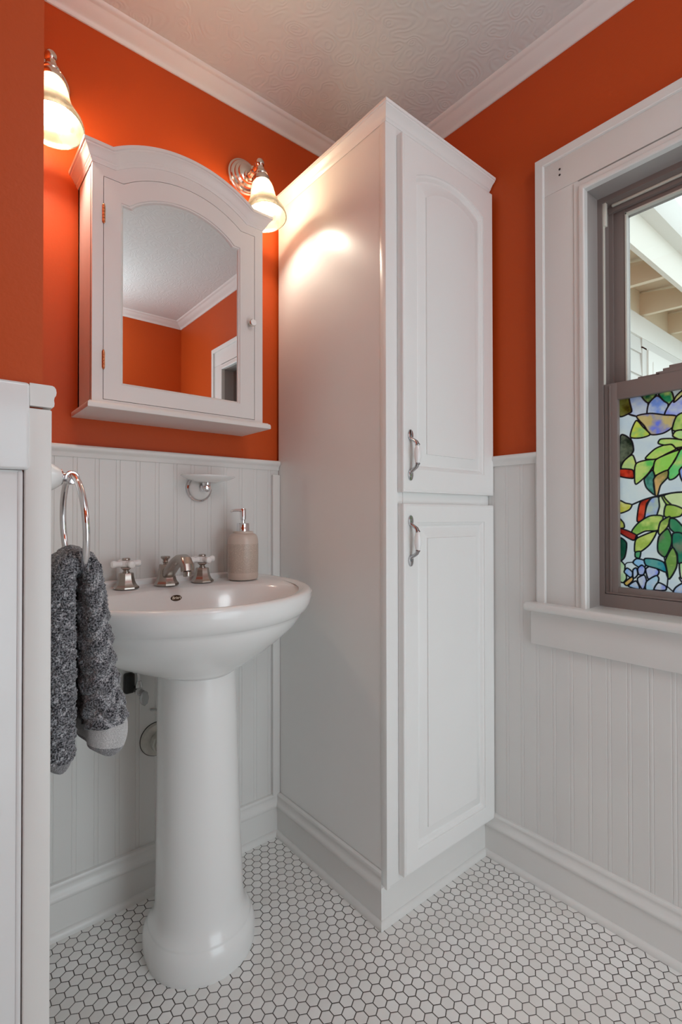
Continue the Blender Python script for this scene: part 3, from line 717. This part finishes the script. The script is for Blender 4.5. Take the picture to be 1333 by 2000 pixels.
sc.part('carcass', g, 'cab')
UD = (.9105, 1.2965, 1.0610, 1.9570); LD = (.9115, 1.2965, .1140, 1.0325)
g = G()
g.box(SX0+.0015, .930, SYF, SYF+.020, .0952, SZ1+.02, bev=.0025); g.box(1.2600, SX1, SYF, SYF+.020, .0952, SZ1+.02, bev=.001)
g.box(.930, 1.2600, SYF, SYF+.020, 1.9300, SZ1+.02); g.box(.930, 1.2600, SYF, SYF+.020, 1.0200, 1.0760); g.box(.930, 1.2600, SYF, SYF+.020, .0952, .1500)
sc.part('face_frame', g, 'cab')
TC = [(0,0),(.0015,0),(.0030,.0035),(.0060,.0055),(.0075,.0095),(.0130,.0170),(.0185,.0215),(.0205,.0230),(.0210,.0255),(.0235,.0265),(.0240,.0330),(0,.0330)]
g = G(); zc_ = SZ1
g.loft([[(SX0-p*.9, SYB, zc_+h) for p, h in TC], [(SX0-p*.9, SYF-p, zc_+h) for p, h in TC], [(SX1+.010, SYF-p, zc_+h) for p, h in TC]])
g.box(SX0, SX1, SYF, SYB, zc_+.020, zc_+.0328)
sc.part('crown', g, 'cab')
def panel_outline(x0, x1, z0, z1, rise):
    if rise > 0: a = arc_pts(x0, x1, z1, rise, 20)
    else: a = [(x0+(x1-x0)*k/20, z1) for k in range(21)]
    return [(x0, z0)]+a+[(x1, z0)]
def raised_door(d, pan, rise, lab):
    x0, x1, z0, z1 = d; yf = .8580; yb = .8785
    px0, px1, pz0, pz1 = pan
    g = G()
    def ring(y, ins_, o=None):
        return [(x, y, z) for x, z in panel_outline(px0+ins_, px1-ins_, pz0+ins_, pz1-ins_, rise*(1-ins_*2.2) if rise else 0)]
    def rect(y, e):
        n = 21; top = [(x0+e+(x1-x0-2*e)*k/20, y, z1-e) for k in range(21)]
        return [(x0+e, y, z0+e)]+top+[(x1-e, y, z0+e)]
    rings = [rect(yb, 0), rect(yf+.0045, 0), rect(yf+.0020, .0012), rect(yf+.0010, .0045), rect(yf, .0058),
             ring(yf, 0), ring(yf+.0030, .0010), ring(yf+.0045, .0050), ring(yf+.0085, .0085), ring(yf+.0105, .0100), ring(yf+.0105, .0140),
             ring(yf+.0098, .0150), ring(yf+.0045, .0400), ring(yf+.0042, .0405), ring(yf+.0008, .0412)]
    g.loft(rings, 0, True, True)
    return sc.part('door', g, 'cab', label=lab, angle=24)
du = raised_door(UD, (.9585, 1.2480, 1.1200, 1.8680), .036, 'upper cabinet door with an arched raised panel')
dl = raised_door(LD, (.9600, 1.2480, .1630, .9850), 0, 'lower cabinet door with a square raised panel')
def door_handle(par, hx, zt):
    yf = .8580
    for s, zz in ((1, zt-.0120), (-1, zt-.1110)):
        g = G()
        g.lathe([(.0001,-.002),(.0098,0),(.0092,.0022),(.0050,.0036),(.0001,.0040)], (hx, yf-.0005, zz), (0,-1,0), n=28, sx=.88, sy=1.5)
        zi = zz-s*.0125
        pts = [(hx, yf-.001, zi+s*.006), (hx, yf-.006, zi+s*.002), (hx, yf-.0135, zi-s*.0015), (hx, yf-.0205, zi-s*.0065), (hx, yf-.0240, zi-s*.0135)]
        g.tube(pts, [.0048,.0046,.0044,.0048,.0056], 14)
        g.lathe([(.0001,0),(.0062,0),(.0066,.0010),(.0062,.0022),(.0001,.0022)], (hx, yf-.0242, zi-s*.0135-(.0011)), n=20)
        sc.part('handle_mount', g, 'pull', par)
    g = G(); L = zt-.013-.0125-.0135; B = zt-.110+.0125+.0135
    h = L-B-.0022; prof = [(.0001, 0), (.0056, 0)]+[(.0056+.0036*math.sin(PI*k/12), h*k/12) for k in range(1, 12)]+[(.0056, h), (.0001, h)]
    g.lathe(prof, (hx, yf-.0242, B+.0011), n=24); sc.part('handle_grip', g, 'crossporc', par)
door_handle(du, .9345, 1.2150); door_handle(dl, .9345, 1.0010)
# ------------------------------------------------------------------ pedestal sink
KX = .4835; YB = YN-.0125
ps = T('pedestal_sink', (.49, 1.12, 0), 'white porcelain pedestal sink standing in the alcove beside the cabinet', 'sink')
NT = 96
def dshape(a, yf, z, yc=1.215, yb=YB, nb=5.0, nf=2.0):
    out = []
    for k in range(NT):
        t = 2*PI*k/NT; c, s = math.cos(t), math.sin(t)
        e = nf if s < 0 else nb
        x = a*math.copysign(abs(c)**(2/e), c); y = yc+(yc-yf if s < 0 else yb-yc)*math.copysign(abs(s)**(2/e), s)
        out.append((KX+x, y, z))
    return out
def ell(a, b, yc, z, nf=2.2):
    return [(KX+a*math.copysign(abs(math.cos(2*PI*k/NT))**(2/nf), math.cos(2*PI*k/NT)), yc+b*math.copysign(abs(math.sin(2*PI*k/NT))**(2/nf), math.sin(2*PI*k/NT)), z) for k in range(NT)]
def deck(ring, dz=.0): return [(x, y, z) for x, y, z in ring]
rings = [dshape(.110, 1.010, .6520), dshape(.135, 1.002, .6600), dshape(.165, .985, .6720), dshape(.205, .958, .6930), dshape(.245, .928, .7200), dshape(.275, .904, .7450), dshape(.291, .892, .7660), dshape(.296, .889, .7730),
         dshape(.2975, .886, .7750), dshape(.305, .878, .7815), dshape(.3120, .870, .7950), dshape(.3155, .8665, .8100), dshape(.3150, .8670, .8200), dshape(.3120, .8700, .8260), dshape(.3060, .8760, .8285), dshape(.2960, .8860, .8275),
         dshape(.2860, .8980, .8235)]
rings += [ell(.2720, .172, 1.0755, .8205), ell(.2660, .166, 1.0755, .8170), ell(.2600, .160, 1.0755, .8060), ell(.2480, .148, 1.076, .7800), ell(.2250, .132, 1.078, .7450), ell(.1850, .108, 1.083, .7150), ell(.1250, .072, 1.09, .6960), ell(.045, .030, 1.10, .6900), ell(.020, .020, 1.10, .6890)]
g = G(); g.loft(rings)
g.box(KX-.288, KX+.288, YB-.020, YB, .815, .8385, bev=.007, seg=4)
ps.part('basin', g, 'porcelain', angle=50)
def pring(z, cx, cy, rx, rf, rb, nb=3.0):
    out = []
    for k in range(64):
        t = 2*PI*k/64; c, s = math.cos(t), math.sin(t); e = 2. if s < 0 else nb
        out.append((cx+rx*math.copysign(abs(c)**(2/e), c), cy+(rf if s < 0 else rb)*math.copysign(abs(s)**(2/e), s), z))
    return out
g = G(); rg = []
for z, r in ((.6535,.0845),(.640,.0850),(.55,.0865),(.45,.0885),(.35,.0905),(.25,.0930),(.17,.0952),(.125,.0968),(.105,.0985),(.092,.1015),(.082,.1065),(.076,.1115),(.0735,.1130),(.0705,.1133),(.067,.1150),(.060,.1195),(.048,.1228),(.034,.1240),(.016,.1238),(.004,.1228),(0,.1218)):
    f_ = (.6535-z)/.6535
    rg.append(pring(z, .4860+.022*f_, 1.1010+.030*f_, r, r*.98, r*.92))
g.loft(rg); ps.part('pedestal', g, 'porcelain', angle=45)
# maker's badge on the back slope of the bowl
bz = .798; bc = Vector((KX+.001, 1.2305, bz)); bn = Vector((0, -.92, .39)).normalized()
g = G().lathe([(.0001,-.002),(.0145,-.002),(.0145,.0006),(.0135,.0012),(.0001,.0012)], tuple(bc), tuple(bn), n=32, sx=.95, sy=.52)
bd = ps.part('badge', g, 'badge')
cu = bpy.data.curves.new('badge_text', 'FONT'); cu.body = 'Briart'; cu.size = .0095; cu.extrude = .0003; cu.align_x = 'CENTER'; cu.align_y = 'CENTER'; cu.shear = .25; cu.offset = .00018
to = bpy.data.objects.new('badge_text_source', cu); COL.objects.link(to)
bpy.context.view_layer.update()
tm = bpy.data.meshes.new_from_object(to.evaluated_get(bpy.context.evaluated_depsgraph_get()))
bpy.data.objects.remove(to)
xax = Vector((1, 0, 0)); yax = bn.cross(xax)
R3 = Matrix((xax, yax, bn)).transposed()
for v in tm.vertices: v.co = bc+R3 @ v.co+bn*.0014-Vector(ps.loc)
tm.materials.append(M['badgetext']); tob = bpy.data.objects.new('badge_lettering', tm); COL.objects.link(tob); tob.parent = bd

# ------------------------------------------------------------------ faucet set
FZ = .8228; FY = 1.300
fa = T('faucet', (.485, FY, FZ), 'brushed nickel three-piece faucet with white porcelain cross handles on the sink deck', 'faucet')
def oct_prof(cx, cy, prof, n=8, sq=1.): 
    return [[(cx+r*math.cos(2*PI*k/n+PI/n), cy+r*math.sin(2*PI*k/n+PI/n), FZ+h) for k in range(n)] for r, h in prof]
for hx in (.3850, .5840):
    g = G(); pr = [(.0290,0),(.0305,.0015),(.0300,.0050),(.0270,.0075),(.0235,.0120),(.0205,.0190),(.0185,.0280),(.0175,.0370),(.0165,.0390),(.0100,.0395)]
    g.loft(oct_prof(hx, FY, pr))
    g.lathe([(.0085,.0390),(.0085,.0420),(.0062,.0430),(.0062,.0450),(.0110,.0490),(.0128,.0525),(.0110,.0535)], (hx, FY, FZ), n=24)
    g.lathe([(.0090,.0690),(.0098,.0720),(.0095,.0740),(.0080,.0755),(.0001,.0758)], (hx, FY, FZ), n=24)
    ta = fa.part('tap', g, 'nickel', angle=20)
    g = G()
    g.lathe([(.0110,.0532),(.0145,.0560),(.0150,.0610),(.0140,.0670),(.0110,.0695),(.0001,.0700)], (hx, FY, FZ), n=28)
    pr2 = [(.0085,.008),(.0075,.015),(.0070,.022),(.0085,.027),(.0092,.031),(.0080,.0350),(.0045,.0372),(.0001,.0378)]
    for dx, dy in ((1,0),(-1,0),(0,1),(0,-1)):
        a = .12; d = (dx*math.cos(a)-dy*math.sin(a), dx*math.sin(a)+dy*math.cos(a), 0)
        g.lathe(pr2, (hx, FY, FZ+.0615), d, n=18)
    fa.part('cross_handle', g, 'crossporc', ta)
sxc = .4855
g = G(); pr = [(.0300,0),(.0312,.0015),(.0305,.0060),(.0275,.0095),(.0245,.0150),(.0225,.0230),(.0210,.0330),(.0195,.0430),(.0180,.0520),(.0170,.0545),(.0090,.0550)]
g.loft(oct_prof(sxc, FY, pr, 8))
# arched spout of rounded rectangular section
path = [(FY+.004,.022),(FY-.020,.036),(FY-.045,.052),(FY-.070,.066),(FY-.092,.0735),(FY-.110,.0745),(FY-.124,.070),(FY-.133,.060),(FY-.136,.047)]
hw = [.0155,.0150,.0145,.0140,.0140,.0142,.0146,.0148,.0145]; hh = [.0150,.0135,.0120,.0112,.0112,.0118,.0125,.0128,.0125]
rg = []
for i, (y, z) in enumerate(path):
    y0, z0 = path[max(i-1, 0)]; y1, z1 = path[min(i+1, len(path)-1)]; L = math.hypot(y1-y0, z1-z0); ty, tz = (y1-y0)/L, (z1-z0)/L
    ny, nz = tz, -ty
    if nz < 0 and i < 6: ny, nz = -ny, -nz
    if i >= 6 and ny > 0: ny, nz = -ny, -nz
    ring = []
    for k in range(20):
        t = 2*PI*k/20; c, s = math.cos(t), math.sin(t); c = math.copysign(abs(c)**.62, c); s = math.copysign(abs(s)**.62, s)
        ring.append((sxc+hw[i]*c, y+ny*hh[i]*s, FZ+z+nz*hh[i]*s))
    rg.append(ring)
g.loft(rg)
sp = fa.part('spout', g, 'nickel', angle=24)
g = G().lathe([(.0095,-.006),(.0098,.004),(.0090,.006),(.0001,.006)], (sxc, FY-.136, FZ+.041), n=24); fa.part('aerator', g, 'nickel', sp)
g = G().lathe([(.0060,.054),(.0060,.058),(.0078,.0600),(.0062,.0625),(.0072,.0660),(.0115,.0700),(.0118,.0740),(.0105,.0752),(.0001,.0756)], (sxc-.001, FY+.004, FZ), n=24); fa.part('lift_knob', g, 'nickel', sp)

# ------------------------------------------------------------------ soap dispenser
sd = T('soap_dispenser', (.6945, 1.275, .8245), 'beige crackle-glazed soap pump bottle on the right corner of the sink', 'soap dispenser')
c0 = (.6945, 1.275, .8245)
g = G().lathe([(.0001,0),(.0370,0),(.0400,.0015),(.0418,.006),(.0422,.012),(.0424,.020)], c0, n=48, mi=1, cap1=False)
g.lathe([(.0424,.020),(.0428,.060),(.0428,.100)], c0, n=48, cap0=False, cap1=False)
g.lathe([(.0428,.100),(.0420,.112),(.0395,.121),(.0345,.127),(.0300,.1285),(.0285,.1295),(.0285,.1335),(.0270,.1350),(.0001,.1352)], c0, n=48, mi=1, cap0=False)
sd.part('bottle', g, ['bottle', 'bottleplain'])
g = G().lathe([(.0175,.134),(.0180,.1345),(.0180,.1430),(.0176,.1440),(.0176,.1560),(.0165,.1575),(.0001,.1578)], c0, n=36); sd.part('collar', g, 'chrome')
g = G().lathe([(.0060,.157),(.0060,.166),(.0085,.1675),(.0088,.196),(.0080,.1985),(.0001,.199)], c0, n=24)
g.tube([(c0[0], c0[1], c0[2]+.1935), (c0[0]-.022, c0[1]-.002, c0[2]+.1935), (c0[0]-.034, c0[1]-.003, c0[2]+.1925), (c0[0]-.040, c0[1]-.0035, c0[2]+.1895)], [.0048,.0040,.0036,.0034], 12); sd.part('pump', g, 'chrome')

# ------------------------------------------------------------------ soap dish on the wall
so = T('soap_dish', (.604, WN, 1.082), 'small white ceramic soap dish on a chrome wall bracket above the faucet', 'soap dish')
wc = (.604, WN, 1.0805)
g = G().lathe([(.0375,0),(.0382,.002),(.0370,.0065),(.0335,.0080),(.0325,.0060)], wc, (0,-1,0), n=44); so.part('wall_ring', g, 'chrome')
g = G().lathe([(.0330,.004),(.0322,.010),(.0270,.019),(.0190,.026),(.0145,.032),(.0001,.032)], wc, (0,-1,0), n=40); so.part('wall_boss', g, 'crossporc')
g = G().lathe([(.0095,.030),(.0110,.034),(.0100,.038),(.0090,.040),(.0110,.044),(.0122,.052),(.0115,.060),(.0070,.0650),(.0001,.0660)], wc, (0,-1,0), n=28)
g.lathe([(.0100,.003),(.0125,.010),(.0125,.0135)], (wc[0], WN-.052, wc[2]), n=24); so.part('bracket', g, 'chrome')
g = G(); dc = (.606, WN-.060, 1.0945); rr = []
for a, b, h in ((.001,.001,0),(.022,.018,0),(.036,.026,.0020),(.056,.036,.0070),(.072,.044,.0135),(.0775,.0475,.0168),(.0780,.0478,.0180),(.0765,.0468,.0190),(.0742,.0450,.0182),(.055,.034,.0125),(.030,.020,.0080),(.001,.001,.0070)):
    rr.append([(dc[0]+a*math.cos(2*PI*k/56), dc[1]+b*math.sin(2*PI*k/56), dc[2]+h) for k in range(56)])
g.loft(rr); so.part('dish', g, 'porcelain', angle=60)

# ------------------------------------------------------------------ towel ring and towel
RY, RZ, RX, RR = .9000, .9850, .1815, .0810
tr = T('towel_ring', (WB, RY, RZ+RR), 'chrome towel ring on a white ceramic post at the left wainscot', 'towel ring')
pc = (WB, RY, RZ+RR-.003)
g = G().lathe([(.0280,0),(.0285,.003),(.0265,.010),(.0225,.020),(.0180,.028),(.0140,.0335),(.0128,.0350),(.0001,.0350)], pc, (1,0,0), n=36); tr.part('post', g, 'crossporc')
g = G().lathe([(.0125,.0340),(.0130,.0360),(.0085,.0385),(.0070,.0410),(.0090,.0440),(.0090,.0455),(.0065,.047)], pc, (1,0,0), n=28)
g.lathe([(.0095,-.0075),(.0112,-.005),(.0112,.005),(.0095,.0075)], (RX, RY, RZ+RR-.003), (0,1,0), n=28); tr.part('bracket', g, 'chrome')
g = G(); g.tube([(RX+.004*math.cos(2*PI*k/72)*0+.004*(1-math.cos(2*PI*k/72)), RY+RR*math.sin(2*PI*k/72), RZ+RR*math.cos(2*PI*k/72)) for k in range(72)], .0052, 14, closed=True)
tr.part('ring', g, 'chrome', angle=60)

tw = T('hand_towel', (.19, RY, .63), 'grey terry hand towel hanging doubled through the chrome ring', 'towel')
# doubled cloth: a thick band carried over the ring, flaring downwards on both sides
key = [  # centre x, z, half thickness, half width (along y), y centre
 (.1540, .6290, .0215, .0800, .898), (.1540, .6500, .0235, .0805, .898), (.1550, .7000, .0235, .0790, .899), (.1565, .7600, .0230, .0760, .900), (.1580, .8200, .0220, .0720, .900), (.1600, .8700, .0200, .0660, .900),
 (.1640, .9050, .0180, .0600, .900), (.1720, .9260, .0170, .0560, .900), (.1850, .9330, .0165, .0540, .900), (.1975, .9260, .0165, .0550, .900),
 (.2030, .9050, .0165, .0590, .900), (.2060, .8700, .0185, .0640, .900), (.2090, .8200, .0215, .0700, .899), (.2130, .7600, .0245, .0750, .898), (.2180, .7100, .0285, .0790, .897), (.2220, .6800, .0315, .0810, .896), (.2230, .6600, .0320, .0810, .896), (.2200, .6420, .0290, .0790, .896), (.2180, .6350, .0255, .0770, .896)]
def lerpkey(t):
    x = t*(len(key)-1); i = min(int(x), len(key)-2); f_ = x-i
    p = [key[max(0, min(len(key)-1, i+j))] for j in (-1, 0, 1, 2)]
    return [_cr(p[0][k], p[1][k], p[2][k], p[3][k], f_, .5) for k in range(5)]
NS, NR = 420, 190
L_ = [lerpkey(i/(NS-1)) for i in range(NS)]
# arc length reparametrisation
cum = [0]
for i in range(1, NS): cum.append(cum[-1]+math.hypot(L_[i][0]-L_[i-1][0], L_[i][1]-L_[i-1][1]))
tot = cum[-1]
def at(s):
    lo = min(NS-2, max(0, next((k for k in range(NS-1) if cum[k+1] >= s), NS-2))); f_ = (s-cum[lo])/(cum[lo+1]-cum[lo]+1e-9)
    return [L_[lo][k]*(1-f_)+L_[lo+1][k]*f_ for k in range(5)]
verts, tint = [], []
vmat = []
for i in range(NS):
    s = tot*i/(NS-1); cx, cz, th, wd, cy = at(s)
    a = at(max(0, s-.003)); b = at(min(tot, s+.003)); tx, tz = b[0]-a[0], b[2-1]-a[1]; l = math.hypot(tx, tz); tx, tz = tx/l, tz/l
    nx, nz = -tz, tx
    end = min(s, tot-s); sh = 1 if end > .010 else .55+.45*math.sqrt(max(0, 1-(1-end/.010)**2))
    right = s > tot*.5; dend = tot-s if right else s
    for k in range(NR):
        t = 2*PI*k/NR; c, sn = math.cos(t), math.sin(t)
        e = .62
        uu = math.copysign(abs(c)**e, c); vvv = math.copysign(abs(sn)**e, sn)
        # soft lengthwise folds
        fold_ = 1+.10*math.sin(5*vvv*1.6+2*s*6)*(1 if right else .6)
        pos = Vector((cx+nx*th*uu*fold_*sh, cy+wd*vvv, cz+nz*th*uu*fold_*sh))
        nrm = Vector((nx*uu/th, vvv/wd, nz*uu/th)).normalized()
        arc_ = (vvv*wd if abs(c) > .35 else math.copysign(wd, vvv)+c*th)
        # honeycomb relief
        hx_, hy_ = (uu*th*1.3+vvv*wd)/.0165, s/.0150
        hx_ += .25*noise.noise(pos*40); hy_ += .25*noise.noise(pos*40+Vector((5, 5, 5)))
        cell = math.cos(2*PI*hy_)*math.cos(2*PI*(hx_+.5*round(hy_)))*.5+.5*math.cos(2*PI*hx_*.5)*math.cos(PI*hy_)
        if right: cell = math.sin(2*PI*(hy_*.45+.35*math.sin(hx_*1.7)+.3*noise.noise(pos*30)))
        band = right and .012 < dend < .046
        hem_ = dend < .012
        rough = .0 if (band or hem_) else .0030*cell+.0022*noise.noise(pos*230)+.0018*noise.noise(pos*480)
        infl = -.0025 if (band or hem_) else 0
        pos = pos+nrm*(rough+infl)
        verts.append(tuple(pos)); vmat.append(2 if band else 3 if hem_ else (1 if cell < -.30 else 0))
g = G(); fs, mi = [], []
for i in range(NS-1):
    for k in range(NR):
        j = (k+1) % NR; fs.append((i*NR+k, i*NR+j, (i+1)*NR+j, (i+1)*NR+k)); mi.append(vmat[i*NR+k])
fs += [tuple(reversed(range(NR))), tuple((NS-1)*NR+k for k in range(NR))]; mi += [3, 3]
g.v = verts; g.f = fs; g.mi = mi
tw.part('terry_cloth', g, ['terry', 'terryridge', 'band', 'hem'], angle=180)

# ------------------------------------------------------------------ plumbing under the sink
vx = .4285
va = T('shutoff_valve', (vx, WN, .548), 'chrome water shutoff valve with black cover plate under the sink', 'valve')
g = G(); g.box(.3975, .4235, WN-.020, WN, .5440, .5955, bev=.006, seg=3); va.part('cover_plate', g, 'black')
g = G(); g.lathe([(.0080,0),(.0080,.030),(.0105,.032),(.0105,.050),(.0080,.052)], (vx-.004, WN, .5550), (0,-1,0), n=20)
g.lathe([(.0065,-.014),(.0085,-.010),(.0085,.010),(.0070,.014),(.0060,.020)], (vx-.003, WN-.041, .5600), n=18); va.part('valve_body', g, 'dull')
g = G()
rr = [[(vx+.004+.0105*a*math.cos(2*PI*k/28)*(1+.06*math.cos(8*2*PI*k/28)), WN-h, .5400+.0185*a*math.sin(2*PI*k/28)*(1+.05*math.cos(8*2*PI*k/28))) for k in range(28)] for a, h in ((.3,.050),(.9,.052),(1.,.056),(1.,.064),(.85,.068),(.1,.069))]
g.loft(rr); va.part('oval_handle', g, 'dull')
g = G().tube([(vx-.003, WN-.041, .575), (vx-.004, WN-.041, .600), (vx-.009, WN-.041, .630), (vx-.012, WN-.045, .6515)], .0042, 12); va.part('supply_tube', g, 'dull')
dr = T('drain_pipe', (.487, WN, .402), 'white drain pipe entering the wall behind the pedestal', 'drain pipe')
g = G().lathe([(.0440,0),(.0440,.003),(.0400,.0100),(.0250,.0130)], (.486, WN, .4030), (0,-1,0), n=40); dr.part('wall_flange', g, 'pvc')
g = G().lathe([(.0455,0),(.0455,.0015),(.0440,.0018)], (.486, WN, .4030), (0,-1,0), n=40); dr.part('sealing_ring', g, 'dark')
g = G().lathe([(.0190,0),(.0190,.150),(.0150,.150)], (.4905, WN-.005, .4000), (0,-1,0), n=28); dr.part('pipe', g, 'pvc')
g = G().loft([[( .4900+r*math.cos(2*PI*k/10), WN-.012-h, .4005+r*math.sin(2*PI*k/10)) for k in range(10)] for r, h in ((.026,0),(.0275,.003),(.0275,.022),(.0245,.025))]); dr.part('slip_nut', g, 'pvc')
bo = T('anchor_bolt', (.470, WN, .4830), 'short steel anchor bolt sticking out of the wainscot above the drain pipe', 'bolt')
g = G().lathe([(.0030,0),(.0030,.055),(.0026,.057),(.0001,.057)], (.470, WN, .4830), (.55,-.8,.12), n=14); bo.part('shank', g, 'dull')

# ------------------------------------------------------------------ outside: eave and wall of the next wing
EY = 1.46
nb = T('house_wing', (4.5, EY, -.6), 'cream house wing with open rafter eaves outside the upper window pane', 'house')
g = G()
zz = -.6; k = 0
while zz < 2.33:
    x0_, x1_ = 1.6, 9.
    g.prism([(EY-.014, zz), (EY+.02, zz), (EY+.02, zz+.165), (EY-.002, zz+.165)], lambda a, b: (x0_, a, b), lambda a, b: (x1_, a, b)); zz += .165
nb.part('siding', g, 'siding')
g = G(); g.box(1.6, 9., EY-.022, EY+.02, 2.318, 2.475); nb.part('frieze_board', g, 'extw')
g = G(); g.box(1.6, 9., EY+.0, EY+.03, 2.475, 2.80); nb.part('blocking', g, 'tan')
for i in range(13):
    xr = 1.72+.592*i
    g = G(); g.prism([(EY+.01, 2.49), (EY+.01, 2.655), (1.112, 2.600), (1.112, 2.475)], lambda a, b: (xr, a, b), lambda a, b: (xr+.04, a, b)); nb.part('rafter_tail', g, 'tan')
g = G(); g.prism([(EY+.6, 2.72), (EY+.6, 2.75), (1.09, 2.672), (1.09, 2.640)], lambda a, b: (1.6, a, b), lambda a, b: (9., a, b)); nb.part('roof_deck', g, 'tan')
g = G(); g.box(1.6, 9., 1.085, 1.112, 2.470, 2.685); nb.part('fascia_board', g, 'ext')
g = G()
gp = [(1.085, 2.672), (1.085, 2.775), (1.078, 2.775), (1.072, 2.700), (1.010, 2.694), (.990, 2.735), (.975, 2.775), (.968, 2.775), (.985, 2.725), (1.006, 2.680), (1.012, 2.672)]
g.prism(gp, lambda a, b: (1.6, a, b), lambda a, b: (9., a, b)); nb.part('gutter', g, 'extw')
g = G(); g.box(4.09, 4.175, EY-.018, EY, .9, 2.257); g.box(5.2, 5.28, EY-.018, EY, .9, 2.257); g.box(4.09, 5.28, EY-.018, EY, 2.245, 2.318)
wf = nb.part('window_trim', g, 'siding')
g = G(); g.box(4.175, 5.2, EY-.030, EY-.005, .9, 2.245); g.box(4.26, 5.12, EY-.034, EY-.029, .98, 2.17); nb.part('shutter', g, 'extw')
g = G(); g.box(1.6, 14, -12, 14, -.75, -.6); o = struct('ground', g, 'ground')

# ------------------------------------------------------------------ light
def area(name, loc, rot, sx, sy, power, col, spread=180):
    l = bpy.data.lights.new(name, 'AREA'); l.shape = 'RECTANGLE'; l.size = sx; l.size_y = sy; l.energy = power; l.color = col; l.spread = math.radians(spread)
    o = bpy.data.objects.new(name, l); COL.objects.link(o); o.location = loc; o.rotation_euler = rot; return o
# added fill: area light in the south opening, bare point light overhead
area('south_fill', ((DX0+DX1)/2, YS-.10, .82), (math.radians(90), 0, 0), DX1-DX0, 1.58, SFILL_W, (.80, .94, 1))
pl = bpy.data.lights.new('upper_fill', 'POINT'); pl.energy = UFILL_W; pl.color = (.82, .95, 1); pl.shadow_soft_size = .15  # added overhead fill, no fixture behind it
po = bpy.data.objects.new('upper_fill', pl); COL.objects.link(po); po.location = (.50, -.45, 2.05)
w = bpy.data.worlds.new('daylight'); scn.world = w; w.use_nodes = True
bg = w.node_tree.nodes['Background']; bg.inputs[0].default_value = (.82, .94, 1, 1); bg.inputs[1].default_value = SKY

# ------------------------------------------------------------------ camera
cd = bpy.data.cameras.new('camera'); co = bpy.data.objects.new('camera', cd); COL.objects.link(co)
F = Vector((.637255, .770598, .009186)); R = Vector((.770638, -.637271, -.001372)); Uv = Vector((-.004797, -.007953, .999957))
mw = Matrix((R, Uv, -F)).transposed().to_4x4(); mw.translation = Vector((0, 0, 1.0)); co.matrix_world = mw
cd.sensor_fit = 'VERTICAL'; cd.sensor_height = 36; cd.sensor_width = 24; cd.lens = 984.3209/2000*36; cd.clip_start = .02; cd.clip_end = 100
scn.camera = co
scn.view_settings.view_transform = 'Standard'; scn.view_settings.look = 'None'; scn.view_settings.gamma = 1; scn.view_settings.use_curve_mapping = False
scn.view_settings.exposure = EXPO
scn.cycles.use_denoising = True; scn.cycles.max_bounces = 10; scn.cycles.diffuse_bounces = 6; scn.cycles.glossy_bounces = 5; scn.cycles.transmission_bounces = 8; scn.cycles.transparent_max_bounces = 12
scn.cycles.sample_clamp_indirect = 6; scn.cycles.caustics_reflective = False; scn.cycles.caustics_refractive = False
